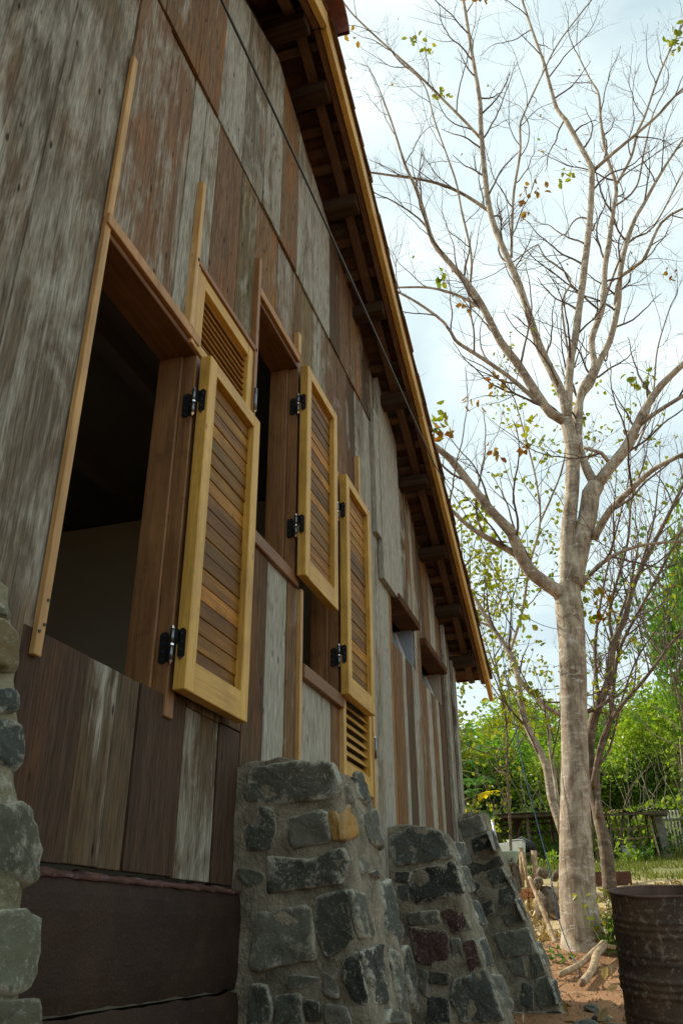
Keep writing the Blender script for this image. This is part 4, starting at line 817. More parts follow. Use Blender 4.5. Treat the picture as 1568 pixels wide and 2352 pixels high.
class Leaves:
    def __init__(s): s.v = []; s.f = []; s.t = []
    def leaf(s, p, d, w, L, tone, roll=None, rn=RND):
        """pointed oval leaf: two folded halves"""
        d = Vector(d).normalized(); up = Vector((rn.uniform(-1, 1), rn.uniform(-1, 1), rn.uniform(-1, 1)))
        r = d.cross(up).normalized() if roll is None else Vector(roll); nn = r.cross(d)
        p = Vector(p); k = len(s.v); fo = .25 * w
        P = [p, p + d * L * .35 + r * w * .5 + nn * fo, p + d * L * .75 + r * w * .38 + nn * fo, p + d * L, p + d * L * .75 - r * w * .38 + nn * fo, p + d * L * .35 - r * w * .5 + nn * fo]
        s.v += [tuple(q) for q in P]; s.f += [(k, k + 1, k + 2, k + 3), (k, k + 3, k + 4, k + 5)]; s.t += [tone] * 6
    def build(s, name, mat, parent=None):
        mb = MB(); mb.v = s.v; mb.f = s.f
        return mb.build(name, mat, parent, attrs={'tone': s.t})
def rdir(rn, up=0.0):
    while True:
        v = Vector((rn.uniform(-1, 1), rn.uniform(-1, 1), rn.uniform(-1, 1)))
        if .05 < v.length < 1: return (v.normalized() + Vector((0, 0, up))).normalized()
def twig(mb, p, d, L, r, rn, lvl, tips, ctrl):
    n = max(4, int(L / .10)); P = [Vector(p)]; dd = Vector(d); R_ = [r]
    for i in range(n):
        dd = (dd + rdir(rn) * ctrl[0] + Vector((0, 0, 1)) * ctrl[1]).normalized(); P.append(P[-1] + dd * L / n); R_.append(r * (1 - (i + 1) / n * .72))
    mb.tube(P, R_, 3 if r < .008 else 5, cap=False)
    tips.append((P[-1], dd)); 
    if rn.random() < .5: tips.append((P[n // 2], dd))
    if lvl > 0:
        m = max(2, int(L * ctrl[2]))
        for k in range(m):
            t = rn.uniform(.18, .97); i = min(n - 1, int(t * n)); q = P[i].lerp(P[i + 1], t * n - i)
            ax = (P[i + 1] - P[i]).normalized(); side = ax.cross(rdir(rn)).normalized()
            an = rn.uniform(.45, 1.0); nd = (ax * math.cos(an) + side * math.sin(an)).normalized()
            twig(mb, q, nd, L * rn.uniform(.32, .62) * (1.15 - t * .5), max(.0022, R_[i] * .55), rn, lvl - 1, tips, ctrl)
def smooth_limb(mb, pts, n, rough=.10, step=.12):
    q = path_resample(pts, step); mb.tube([a for a, r in q], [r for a, r in q], n, rough=rough); return q

# leaf clusters seen on the bare tree: x, y, z, leaves, green?
CLUST = [(8.2, 1.29, 5.47, 14, 1), (8.2, 1.27, 5.27, 16, 0), (8.6, .99, 4.45, 16, 1), (8.6, .90, 4.25, 12, 1), (8.8, -2.57, 11.88, 14, 1), (8.8, -2.45, 11.75, 8, 1), (8.0, 2.2, 12.95, 7, 0),
         (8.7, .59, 6.17, 10, 0), (8.7, .91, 5.97, 6, 0), (9.2, -.73, 10.02, 9, 1), (9.0, -.37, 9.74, 6, 0), (8.5, 1.1, 7.95, 10, 1), (9.5, .96, 3.92, 12, 1), (9.5, .65, 3.43, 10, 1),
         (9.0, -.24, 3.2, 14, 0), (9.0, -.10, 3.24, 9, 1), (9.2, -.86, 5.41, 8, 0), (9.2, -1.23, 6.05, 6, 1)]
# ---- the main tree
tree = empty('bare_tree', (9.0, .40, -.2)); tag(tree, 'large nearly leafless tree with pale grown trunk beyond the house corner', 'tree')
T = DATA['tree']
q = path_resample(T['trunk'], .05)
mb = MB(); mb2 = []
N = 40
for i, (p, r) in enumerate(q):
    for j in range(N):
        an = 2 * math.pi * j / N; h = p.z + .25
        flare = 1 + .16 * math.exp(-max(0, h) / .18) * (1 + .8 * math.sin(an * 5 + 1.0)) if h < 1 else 1
        flut = 1 + .05 * math.exp(-max(0, h) / .9) * math.sin(an * 4 + .5)
        rr = r * .94 * flare * flut * (1 + .035 * fb(math.cos(an) * .6, math.sin(an) * .6, p.z, 2.2) + .012 * fb(math.cos(an) * 2, math.sin(an) * 2, p.z, 9))
        mb.v.append((p.x + rr * math.cos(an), p.y + rr * math.sin(an), p.z))
for i in range(len(q) - 1):
    for j in range(N):
        a = i * N + j; b = i * N + (j + 1) % N; mb.f.append((a, b, b + N, a + N))
mb.build('trunk', M['bark'], tree, smooth=True)
rn = random.Random(11); tw = MB(); tips = []
for li, L in enumerate(T['limbs']):
    mb = MB(); big = L[0][3] > .05
    q = smooth_limb(mb, [(a_, b_, c_, r_ * (.94 if big else .86)) for a_, b_, c_, r_ in L], 12 if big else 7, .12 if big else .08)
    mb.build('limb', M['bark'], tree, smooth=True)
    tot = sum((q[i + 1][0] - q[i][0]).length for i in range(len(q) - 1)); acc = 0; nxt = .5 if big else .25
    for i in range(len(q) - 1):
        seg = q[i + 1][0] - q[i][0]; acc += seg.length
        if acc > nxt and q[i][1] < .075:
            nxt = acc + rn.uniform(.20, .50)
            ax = seg.normalized(); side = ax.cross(rdir(rn)).normalized(); an = rn.uniform(.5, 1.05)
            d = (ax * math.cos(an) + side * math.sin(an) + Vector((0, 0, .12))).normalized()
            twig(tw, q[i][0], d, rn.uniform(.55, 1.75), max(.0045, min(.016, q[i][1] * .5)), rn, 2, tips, (.21, .05, 4.0))
    if q[-1][1] < .013: twig(tw, q[-1][0], (q[-1][0] - q[-2][0]).normalized(), 1.2, q[-1][1], rn, 2, tips, (.16, .05, 4))
tw.build('twigs', M['twig'], tree)['kind'] = 'stuff'
lg, lr = Leaves(), Leaves()
for (p, d) in tips:
    u = rn.random()
    if u < .0045:
        dst = lr if rn.random() < .5 else lg; m = rn.randint(4, 11)
        for k in range(m):
            dst.leaf(p + rdir(rn) * rn.uniform(.02, .16), rdir(rn, -.5), .065, .10, rn.random(), rn=rn)
    elif u < .014: (lr if rn.random() < .7 else lg).leaf(p, rdir(rn, -.4), .035, .055, rn.random(), rn=rn)
for (cx_, cy_, cz_, m_, L_) in CLUST:
    for k in range(m_):
        (lg if L_ else lr).leaf(Vector((cx_, cy_, cz_)) + Vector((rn.uniform(-.15, .15), rn.uniform(-.12, .12), rn.uniform(-.17, .13))), rdir(rn, -.4), .07, .115, rn.random(), rn=rn)
lg.build('green_leaves', M['leafA'], tree)['kind'] = 'stuff'; lr.build('rusty_leaves', M['leafR'], tree)['kind'] = 'stuff'

def small_tree(key, name, label, mat, tw_n, leaf_p, lmat, seed, tl=(.5, 1.3), lsz=(.035, .06), grp=None, cl=(3, 9)):
    rn = random.Random(seed); L0 = T[key][0][0]; root = empty(name, tuple(L0[:3])); tag(root, label, 'tree', grp)
    tw = MB(); tips = []
    for L in T[key]:
        mb = MB(); q = smooth_limb(mb, L, 9, .10); mb.build('stem' if L is T[key][0] else 'branch', M[mat], root, smooth=True); acc = 0; nxt = .4
        for i in range(len(q) - 1):
            seg = q[i + 1][0] - q[i][0]; acc += seg.length
            if acc > nxt and q[i][0].z > tw_n[2]:
                nxt = acc + rn.uniform(tw_n[0], tw_n[1]); ax = seg.normalized(); side = ax.cross(rdir(rn)).normalized(); an = rn.uniform(.4, .9)
                twig(tw, q[i][0], (ax * math.cos(an) + side * math.sin(an) + Vector((0, 0, .25))).normalized(), rn.uniform(*tl), max(.004, min(.013, q[i][1] * .5)), rn, 2, tips, (.16, .05, 4))
        twig(tw, q[-1][0], (q[-1][0] - q[-2][0]).normalized(), 1.0, q[-1][1], rn, 2, tips, (.16, .06, 4))
    tw.build('twigs', M['twig'], root)['kind'] = 'stuff'
    lv_ = Leaves()
    for (p, d) in tips:
        if rn.random() < leaf_p:
            for k in range(rn.randint(*cl)): lv_.leaf(p + rdir(rn) * rn.uniform(.0, .16), rdir(rn, -.3), rn.uniform(*lsz), rn.uniform(*lsz) * 1.6, rn.random(), rn=rn)
    lv_.build('leaves', M[lmat], root)['kind'] = 'stuff'
    return root
small_tree('leaning', 'leaning_tree', 'thin pale leaning tree left of the large trunk, with sparse leaves', 'bark', (.12, .35, 1.6), .40, 'leafA', 21, cl=(1, 4))
small_tree('stems', 'multi_stemmed_tree', 'slender many stemmed tree just right of and behind the large trunk', 'bark2', (.12, .30, 2.0), .10, 'leafA', 22, tl=(.6, 1.8), cl=(1, 3))
# leafy slender tree behind the eaves
def leafy_tree(label, base, top, r0, seed, spread, n, dens, lmat, lsz):
    rn = random.Random(seed); root = empty('leafy_tree', base); tag(root, label, 'tree', 'slender leafy trees behind the bare tree')
    b, t = Vector(base), Vector(top); mb = MB(); pts = []
    for i in range(9):
        f = i / 8; p = b.lerp(t, f) + Vector((.1 * fb(f, seed, 0, 3), .25 * fb(f, seed, 5, 3), 0)); pts.append((*p, r0 * (1 - .8 * f)))
    q = smooth_limb(mb, pts, 8); mb.build('trunk', M['bark2'], root, smooth=True); tw = MB(); tips = []
    for k in range(n):
        i = int(len(q) * rn.uniform(.35, .99)); i = min(i, len(q) - 2); d = rdir(rn, .5); twig(tw, q[i][0], d, rn.uniform(.5, 1) * spread, .014, rn, 2, tips, (.18, .04, 3))
    tw.build('twigs', M['twig'], root)['kind'] = 'stuff'; lv_ = Leaves()
    for (p, d) in tips:
        if rn.random() < dens:
            for k in range(rn.randint(3, 8)): lv_.leaf(p + rdir(rn) * rn.uniform(.0, .25), rdir(rn, -.4), rn.uniform(*lsz), rn.uniform(*lsz) * 1.5, rn.random(), rn=rn)
    lv_.build('leaves', M[lmat], root)['kind'] = 'stuff'
leafy_tree('slender leafy tree beside the end of the roof, yellowish green', (13.2, 3.0, .2), (13.0, 1.8, 5.6), .03, 31, 1.5, 34, .55, 'leafA', (.04, .07))
leafy_tree('slender leafy tree behind the leaning tree, sparse leaves', (15.5, 1.75, .6), (15.2, 1.5, 5.8), .03, 32, 1.7, 26, .45, 'leafA', (.04, .07))
leafy_tree('slender twiggy tree at the far right, behind the many stemmed tree', (17.5, -1.9, .9), (17.0, -1.2, 7.0), .04, 33, 2.4, 38, .10, 'leafG', (.05, .08))

# ---- forest edge
def crown_mesh(seed, n, lobes, sz, mat, spread=1.0):
    rs = np.random.RandomState(seed)
    cs = []; 
    for k in range(lobes):
        d = rs.normal(size=3); d /= np.linalg.norm(d); d[2] = d[2] * .75 + .1
        cs.append(np.append(d * rs.uniform(.35, .85), rs.uniform(.22, .42)))
    cs = np.array(cs); idx = rs.randint(0, lobes, n); d = rs.normal(size=(n, 3)); d /= np.linalg.norm(d, axis=1)[:, None]
    rr = cs[idx, 3] * (rs.uniform(0, 1, n) ** .35)
    P = cs[idx, :3] + d * rr[:, None] + rs.normal(size=(n, 3)) * .02
    A = rs.normal(size=(n, 3)); A /= np.linalg.norm(A, axis=1)[:, None]; A[:, 2] *= .6
    B = np.cross(A, rs.normal(size=(n, 3))); B /= np.linalg.norm(B, axis=1)[:, None]
    s_ = sz * rs.uniform(.6, 1.4, n)[:, None]
    V = np.empty((n, 4, 3)); V[:, 0] = P - A * s_; V[:, 1] = P + B * s_ * .5; V[:, 2] = P + A * s_; V[:, 3] = P - B * s_ * .5
    tone = np.clip(.5 + .35 * (rs.uniform(-1, 1, lobes))[idx] + rs.uniform(-.3, .3, n), 0, 1)
    me = bpy.data.meshes.new('crown'); me.from_pydata(V.reshape(-1, 3).tolist(), [], np.arange(4 * n).reshape(-1, 4).tolist())
    at = me.attributes.new('tone', 'FLOAT', 'POINT'); at.data.foreach_set('value', np.repeat(tone, 4)); me.materials.append(mat); return me
CR = [crown_mesh(s, 9000, 26, .036, M[m]) for s, m in ((1, 'leafF'), (2, 'leafF2'), (3, 'leafF3'), (4, 'leafF'))]
def forest_tree(x, y, h, w, ci, label, base=None):
    z0 = gz(x, y) - .1 if base is None else base
    root = empty('forest_tree', (x, y, z0)); tag(root, label, 'tree', 'trees of the forest edge behind the yard')
    mb = MB(); rn = random.Random(int(x * 13 + y * 7)); t = []
    for i in range(6): t.append((x + .15 * rn.uniform(-1, 1) * i / 3, y + .15 * rn.uniform(-1, 1) * i / 3, z0 + h * .72 * i / 5, .16 - .022 * i))
    mb.tube([p[:3] for p in t], [p[3] for p in t], 7)
    for k in range(5):
        a = rn.uniform(0, 6.28); zz = z0 + h * rn.uniform(.3, .6)
        mb.tube([(x, y, zz), (x + math.cos(a) * w * .3, y + math.sin(a) * w * .3, zz + h * .14), (x + math.cos(a) * w * .5, y + math.sin(a) * w * .5, zz + h * .26)], [.07, .045, .02], 5)
    mb.build('trunk', M['bark'], root, smooth=True)
    o = bpy.data.objects.new('crown', CR[ci]); COL.objects.link(o); o.parent = root; o.location = (0, 0, h * .56); o.scale = (w * .5, w * .5, h * .50); o.rotation_euler = (0, 0, rn.uniform(0, 6.28))
    return root
FT = [(26.5, 5.6, 4.4, 4.4, 1, 'yellowish bushy tree just right of the house corner'),
      (27.5, 3.9, 3.9, 4.0, 3, 'round green tree above the left part of the shed'),
      (29.5, 2.3, 4.0, 4.2, 2, 'dark green tree seen left of the large trunk'),
      (27.0, .9, 3.6, 3.6, 1, 'light green low tree behind the large trunk'),
      (27.5, -.6, 3.8, 3.8, 0, 'green tree right of the large trunk, behind the bucket'),
      (25.8, -2.1, 5.0, 3.6, 1, 'bright bushy tree at the right side, above the concrete post'),
      (24.0, -3.1, 8.4, 4.0, 0, 'tall tree rising at the right side of the photo'),
      (31.5, -1.4, 5.0, 4.6, 2, 'dark tree deeper in the forest on the right'),
      (32.0, 4.5, 4.8, 5.0, 0, 'broad tree deeper in the forest behind the left shed'),
      (33.5, 7.4, 6.0, 5.4, 3, 'large tree behind the house corner'),
      (34.0, 1.6, 4.6, 5.0, 1, 'pale green tree deeper in the forest, behind the large trunk'),
      (26.0, 8.0, 6.0, 5.0, 2, 'dark tree mostly hidden by the house'),
      (30.0, -4.6, 7.0, 5.4, 1, 'yellowish tree beyond the right edge of the yard'),
      (22.0, -5.2, 7.0, 4.4, 0, 'green tree off the right side of the yard'),
      (38.0, -3.4, 6.4, 6.0, 3, 'far tree crown on the slope at the right'),
      (39.0, .2, 5.6, 6.0, 2, 'far dark tree crown on the slope behind the trunk'),
      (38.5, 4.0, 6.0, 6.0, 1, 'far yellow green tree crown on the slope at the left')]
FT = [(x, y, h * (1.28 if 'rising' in l else .94 if y < 1.5 else .98), w * (.75 if 'rising' in l else 1.12), c, l) for x, y, h, w, c, l in FT]
for t in FT: forest_tree(*t)
def undergrowth():
    rs = np.random.RandomState(5); n = 60000
    x = rs.uniform(24.2, 40, n); y = rs.uniform(-8, 13, n)
    hmax = 1.2 + .9 * np.array([mnoise.noise(Vector((a * .5, b * .5, 0))) for a, b in zip(x, y)])
    z = np.array([gz(a, b) for a, b in zip(x, y)]) + rs.uniform(0, 1, n) ** .7 * np.clip(hmax, .2, 2.5)
    P = np.stack([x, y, z], 1); A = rs.normal(size=(n, 3)); A /= np.linalg.norm(A, axis=1)[:, None]
    B = np.cross(A, rs.normal(size=(n, 3))); B /= np.linalg.norm(B, axis=1)[:, None]; s_ = rs.uniform(.05, .12, n)[:, None]
    V = np.empty((n, 4, 3)); V[:, 0] = P - A * s_; V[:, 1] = P + B * s_ * .6; V[:, 2] = P + A * s_; V[:, 3] = P - B * s_ * .6
    me = bpy.data.meshes.new('undergrowth'); me.from_pydata(V.reshape(-1, 3).tolist(), [], np.arange(4 * n).reshape(-1, 4).tolist())
    at = me.attributes.new('tone', 'FLOAT', 'POINT'); at.data.foreach_set('value', np.repeat(rs.uniform(0, 1, n), 4)); me.materials.append(M['leafF2'])
    o = bpy.data.objects.new('undergrowth', me); COL.objects.link(o); tag(o, 'dense leafy undergrowth along the forest edge behind the sheds', 'undergrowth', kind='stuff')
    # pale bare climbing stems
    mb = MB(); rn = random.Random(3)
    for k in range(130):
        x = rn.uniform(23.6, 26.5); y = rn.uniform(-3.5, 5.5); zz = gz(x, y); P = [Vector((x, y, zz))]; d = rdir(rn, 1.8)
        for i in range(9): d = (d + rdir(rn) * .35 + Vector((0, 0, .1))).normalized(); P.append(P[-1] + d * .32)
        mb.tube(P, [.014 - .0011 * i for i in range(10)], 4, cap=False)
    o = mb.build('creeper_stems', M['bark']); tag(o, 'tangle of thin pale stems in front of the forest foliage', 'stems', kind='stuff')
undergrowth()
# ---- papaya plants
M['papaya'] = m_leaf('papaya_leaf', (.035, .10, .028), (.10, .20, .07), .35); M['yleaf'] = m_leaf('yellow_leaf', (.55, .40, .02), (.65, .50, .03), .5)
M['stalk'] = m_plain('leaf_stalk', (.30, .32, .14), .6)
def papaya(x, y, h, seed, label, yellow=0):
    rn = random.Random(seed); z0 = gz(x, y); root = empty('papaya_plant', (x, y, z0)); tag(root, label, 'plant', 'papaya plants by the house corner')
    MB().tube([(x, y, z0), (x + .03, y, z0 + h * .5), (x, y + .03, z0 + h)], [.05, .04, .03], 8).build('trunk', M['bark'], root, smooth=True)
    for k in range(13):
        a = k * 2.4 + rn.uniform(-.2, .2); el = rn.uniform(-.1, .9); L = rn.uniform(.45, .75); top = Vector((x, y, z0 + h - rn.uniform(0, .25)))
        tip = top + Vector((math.cos(a) * math.cos(el), math.sin(a) * math.cos(el), math.sin(el))) * L
        MB().tube([top, top.lerp(tip, .5) + Vector((0, 0, .05)), tip], [.011, .009, .006], 5).build('leaf_stalk', M['stalk'], root)
        lf = MB(); out = (tip - top).normalized(); side = out.cross(Vector((0, 0, 1))).normalized(); t_ = []
        for j in range(7):
            an = (j - 3) * .62; d = (out * math.cos(an) + side * math.sin(an)); d = (d + Vector((0, 0, -.35))).normalized(); s2 = d.cross(Vector((0, 0, 1))).normalized(); LL = rn.uniform(.24, .34) * (1 - .08 * abs(j - 3)); w = .055
            P = [tip, tip + d * LL * .35 + s2 * w * .5, tip + d * LL * .5 + s2 * w * 1.5, tip + d * LL * .62 + s2 * w * .6, tip + d * LL * .78 + s2 * w * 1.1, tip + d * LL + Vector((0, 0, -.03)), tip + d * LL * .78 - s2 * w * 1.1, tip + d * LL * .62 - s2 * w * .6, tip + d * LL * .5 - s2 * w * 1.5, tip + d * LL * .35 - s2 * w * .5]
            kk = len(lf.v); lf.v += [tuple(p) for p in P]; lf.f.append((kk, kk + 1, kk + 9)); lf.f.append((kk + 1, kk + 2, kk + 3)); lf.f.append((kk + 9, kk + 7, kk + 8)); lf.f.append((kk + 1, kk + 3, kk + 7, kk + 9)); lf.f.append((kk + 3, kk + 4, kk + 5)); lf.f.append((kk + 5, kk + 6, kk + 7)); lf.f.append((kk + 3, kk + 5, kk + 7)); t_ += [rn.random()] * 10
        lf.build('leaf', M['yleaf'] if k < yellow else M['papaya'], root, attrs={'tone': t_})
papaya(15.8, 2.75, 2.3, 1, 'papaya plant with big lobed leaves beside the house corner, lower leaf yellow')
papaya(17.5, 3.15, 2.7, 2, 'taller papaya plant with big lobed leaves touching the house corner')
papaya(15.2, 2.72, 1.55, 4, 'small papaya plant with bright yellow leaves near the far buttress', yellow=6)
# ================================================================ THE YARD
M['rust'] = m_noise('rusty_drum_steel', (.050, .038, .028), (.12, .075, .045), 6, .72, 60, .6, .01, spec=.4, metal=.15, extra=((.25, .20, .15), 26, .54, .66))
M['rust_in'] = m_noise('rusty_drum_inside', (.085, .05, .038), (.16, .10, .08), 5, .85, 60, .4, .01)
M['zinc'] = m_noise('old_corrugated_zinc', (.10, .085, .07), (.20, .18, .15), 4, .7, 40, .3, .01, metal=.2)
M['zincrust'] = m_noise('rusty_corrugated_sheet', (.20, .09, .06), (.36, .20, .14), 4, .8, 40, .3, .01)
M['post'] = m_noise('grey_post_wood', (.07, .055, .04), (.16, .13, .10), 9, .9, 40, .5, .01)
M['pole'] = m_noise('cut_pole_bark', (.22, .14, .08), (.50, .38, .24), 14, .85, 60, .5, .01)
M['white'] = m_noise('white_enamel', (.62, .66, .64), (.80, .82, .80), 3, .5, 30, .1, .005)
M['turq'] = m_noise('pale_turquoise_plastic', (.32, .50, .46), (.45, .62, .58), 3, .4, 30, .1, .005)
M['navy'] = m_plain('navy_plastic', (.015, .03, .09), .35)
M['brick'] = m_noise('clay_brick', (.30, .12, .055), (.50, .24, .11), 12, .9, 60, .5, .01)
M['boxw'] = m_noise('reddish_box_boards', (.07, .03, .02), (.14, .06, .035), 8, .85, 40, .4, .01)
M['bucket'] = m_noise('grey_bucket_plastic', (.20, .21, .17), (.34, .35, .28), 4, .5, 30, .1, .005)
M['conc'] = m_noise('old_concrete', (.10, .095, .075), (.22, .21, .17), 6, .9, 50, .5, .01)
M['galv'] = m_plain('galvanised_pipe', (.45, .48, .48), .4, .6)
M['blue'] = m_plain('blue_rope', (.03, .075, .16), .8)
M['whitecon'] = m_plain('white_painted_baluster', (.72, .70, .62), .8)
def gp(x, y): return (x, y, gz(x, y))
# ---- oil drum, leaning a little towards the camera
def drum():
    R0, H = .292, .88; cx, cy, cz = 5.56, -.225, .205
    z0 = gz(5.4, -.2) - .03
    root = empty('oil_drum', (cx, cy, z0)); tag(root, 'rusty open steel drum with ribs, standing at the right edge of the yard', 'drum')
    ax = Vector((-.14, -.02, 1)).normalized(); top = Vector((cx, cy, cz)); r = ax.orthogonal().normalized(); u = ax.cross(r); n = 72
    def ring(h, rr, ph=0):
        c = top - ax * h
        out = []
        for j in range(n):
            an = 2 * math.pi * j / n; dent = 1 + .010 * mnoise.noise(Vector((math.cos(an) * 1.5, math.sin(an) * 1.5, h * 4)))
            dz = .004 * mnoise.noise(Vector((math.cos(an) * 2, math.sin(an) * 2, 7))) if h < .02 else 0
            out.append(tuple(c + (r * math.cos(an) + u * math.sin(an)) * rr * dent + ax * dz))
        return out
    prof = [(.0, R0 + .002)]; h = .012
    while h < H + .3:
        rib = 0
        for c_ in (.13, .165, .20, .30, .335, .60, .635): rib += .006 * math.exp(-((h - c_) / .009) ** 2)
        for c_ in (.42, .455, .49): rib += .011 * math.exp(-((h - c_) / .013) ** 2)
        prof.append((h, R0 - .002 + rib)); h += .008
    mb = MB(); 
    for h, rr in prof: mb.v += ring(h, rr)
    for i in range(len(prof) - 1):
        for j in range(n): a = i * n + j; b = i * n + (j + 1) % n; mb.f.append((a, a + n, b + n, b))
    mb.build('drum_body', M['rust'], root, smooth=True)
    mb = MB(); pr = [(0, R0 - .008), (.02, R0 - .010), (.3, R0 - .010), (.8, R0 - .010)]
    for h, rr in pr: mb.v += ring(h, rr)
    for i in range(3):
        for j in range(n): a = i * n + j; b = i * n + (j + 1) % n; mb.f.append((a, b, b + n, a + n))
    k = len(mb.v); mb.v.append(tuple(top - ax * .8))
    for j in range(n): mb.f.append((3 * n + j, 3 * n + (j + 1) % n, k))
    mb.build('drum_inside', M['rust_in'], root, smooth=True)
    P = ring(0, R0 - .002); P = P + [P[0], P[1]]
    MB().tube(P, [.0075] * len(P), 8, cap=False).build('rim', M['rust_in'], root, smooth=True)
drum()
# ---- blue rope, wires
def line(name, pts, r, mat, label, cat, step=.15, n=5):
    q = path_resample([(*p, 0) for p in pts], step); o = MB().tube([a for a, _ in q], [r] * len(q), n).build(name, M[mat], smooth=True); tag(o, label, cat); return o
line('rope', [(9.5, .95, 3.1), (9.2, .88, 2.4), (9.0, .80, 1.6), (8.9, .70, .95), (8.75, .62, .50), (8.7, .60, .14), (8.62, .50, -.2), (8.4, .46, gz(8.4, .46) + .01), (8.0, .42, gz(8, .42) + .012)], .005, 'blue', 'blue rope hanging beside the large trunk down to the ground', 'rope')
line('wire', [(9.0, 1.05, 3.66), (10, 0, 4.0), (11, -1.0, 4.45), (13, -3.0, 5.3)], .005, 'cable', 'thin wire stretched across from the tree fork to the right', 'wire')
# ---- dead poles on the ground by the trunk
def pole(name, pts, label, mat='pole', cat='pole', group='cut poles lying by the trunk'):
    q = path_resample(pts, .06); o = MB().tube([a for a, _ in q], [r for _, r in q], 9, rough=.18).build(name, M[mat], smooth=True); tag(o, label, cat, group); return o
g0 = gz(8.5, .4)
pole('dead_branch', [(7.95, .58, gz(7.95, .58) + .05, .026), (8.25, .42, gz(8.25, .42) + .06, .024), (8.55, .30, gz(8.55, .30) + .09, .026), (8.75, .22, gz(8.75, .22) + .12, .020)], 'pale ringed dead branch lying left of the trunk foot')
pole('dead_branch', [(7.7, .40, gz(7.7, .40) + .05, .030), (8.1, .33, gz(8.1, .33) + .06, .030), (8.5, .28, gz(8.5, .28) + .08, .034), (8.78, .20, gz(8.78, .2) + .10, .03)], 'thicker bare dead branch in front of the ringed one')
pole('dead_branch', [(8.7, .24, gz(8.7, .24) + .10, .022), (8.75, .08, gz(8.75, .08) + .07, .02), (8.7, -.2, gz(8.7, -.2) + .04, .016)], 'thin greenish branch lying right of the trunk foot')
pole('leaning_stick', [(9.9, .93, gz(9.9, .93) + .62, .022), (9.6, .80, gz(9.6, .8) + .30, .024), (9.3, .68, gz(9.3, .68) - .02, .026)], 'pale stick leaning beside the left of the large trunk', group='sticks')
# ---- cut stakes standing upright
for k, (x, y, h, r) in enumerate(((16.4, 1.79, .58, .035), (16.5, 1.70, .66, .045), (16.4, 1.56, .60, .035), (16.5, 1.47, .62, .05), (16.6, 1.40, .52, .035), (16.3, 1.86, .34, .03))):
    z = gz(x, y); o = MB().tube([(x, y, z - .05), (x + .02, y + .03 * (-1) ** k, z + h * .5), (x, y + .05 * (-1) ** k, z + h)], [r, r * .9, r * 1.15], 8, rough=.2).build('stake', M['pole'], smooth=True)
    tag(o, ['tallest pale cut stake, second from the left', 'cut stake with a thick knobbly head', 'thin cut stake in the middle of the row', 'thick dark cut stake near the trunk', 'short thin stake nearest the trunk', 'shortest stake leaning at the left of the row'][k], 'stake', 'cut stakes standing behind the brick row')
# ---- brick row
for c_ in range(3):
    for k in range(9 - (c_ == 2) * 4):
        y = 1.18 + k * .062 * 1.0 + (.03 if c_ % 2 else 0); x = 14.2 + RND.uniform(-.03, .03); z = gz(14.2, 1.4) + .035 + c_ * .064
        mb = MB().box(-.10, .10, -.029, .029, -.030, .030); mb2_ = []
        ca, sa = math.cos(RND.uniform(-.15, .15)), math.sin(RND.uniform(-.15, .15))
        mb.v = [(x + a * ca - b * sa, y + a * sa + b * ca, z + c + .1 * b * RND.uniform(-1, 1)) for a, b, c in mb.v]
        o = mb.build('clay_brick', M['brick'], bevel=.004); tag(o, 'reddish clay brick in the low row left of the large trunk', 'brick', 'clay bricks stacked in a low row')
# ---- table and basin, white tank
def table():
    x, y = 15.6, 1.80; z = gz(x, y); r = empty('garden_table', (x, y, z)); tag(r, 'dark wooden table carrying the turquoise basin behind the far buttress', 'table')
    MB().box(x - .3, x + .3, y - .14, y + .42, z + .44, z + .48).build('table_top', M['post'], r, bevel=.006)
    for dx in (-.25, .25):
        for dy in (-.12, .38): MB().bar((x + dx, y + dy - (.05 if dy < 0 else 0), z - .03), (x + dx, y + dy, z + .44), .06, .06).build('leg', M['post'], r, bevel=.005)
    b = empty('basin', (x, y + .02, z + .48)); tag(b, 'pale turquoise plastic basin on the table', 'basin')
    mb = MB(); n = 28
    for (rr, h) in ((.13, 0), (.19, .17), (.21, .175), (.21, .185), (.18, .17), (.12, .01)):
        for j in range(n): an = 2 * math.pi * j / n; mb.v.append((x + rr * math.cos(an), y + .0 + rr * 1.15 * math.sin(an), z + .482 + h))
    for i in range(5):
        for j in range(n): a = i * n + j; c = i * n + (j + 1) % n; mb.f.append((a, c, c + n, a + n))
    mb.f.append(tuple(range(5 * n, 6 * n))); mb.f.append(tuple(range(n - 1, -1, -1)))
    mb.build('bowl', M['turq'], b, smooth=True)
    b2 = MB().box(x - .1, x + .2, y + .24, y + .40, z + .482, z + .62).box(x - .12, x + .22, y + .23, y + .41, z + .62, z + .64).build('storage_box', M['pole'], bevel=.004); tag(b2, 'small brown lidded box beside the basin on the table', 'box')
table()
def tank():
    x0, y0 = 18.2, 1.80; z = gz(x0, y0); r = empty('water_tank', (x0 + .3, y0 + .35, z)); tag(r, 'white enamelled tank raised on a timber stand under the shed', 'tank')
    mb = MB(); mb.hexa([(x0, y0, z + .42), (x0 + .55, y0, z + .42), (x0 + .55, y0 + .74, z + .42), (x0, y0 + .74, z + .42), (x0 - .03, y0 - .03, z + .72), (x0 + .58, y0 - .03, z + .72), (x0 + .58, y0 + .77, z + .66), (x0 - .03, y0 + .77, z + .64)])
    mb.build('tank_body', M['white'], r, bevel=.02, segs=2)
    MB().box(x0 - .04, x0 + .6, y0 - .04, y0 + .30, z + .722, z + .735).build('lid', M['white'], r, bevel=.003)
    for dx in (.03, .5):
        for dy in (.03, .68): MB().box(x0 + dx, x0 + dx + .05, y0 + dy, y0 + dy + .05, z - .05, z + .37).build('leg', M['post'], r)
    MB().box(x0 - .02, x0 + .57, y0 - .02, y0 + .76, z + .372, z + .415).build('stand_top', M['post'], r)
tank()
x, y = 19.3, 2.52; z = gz(x, y)
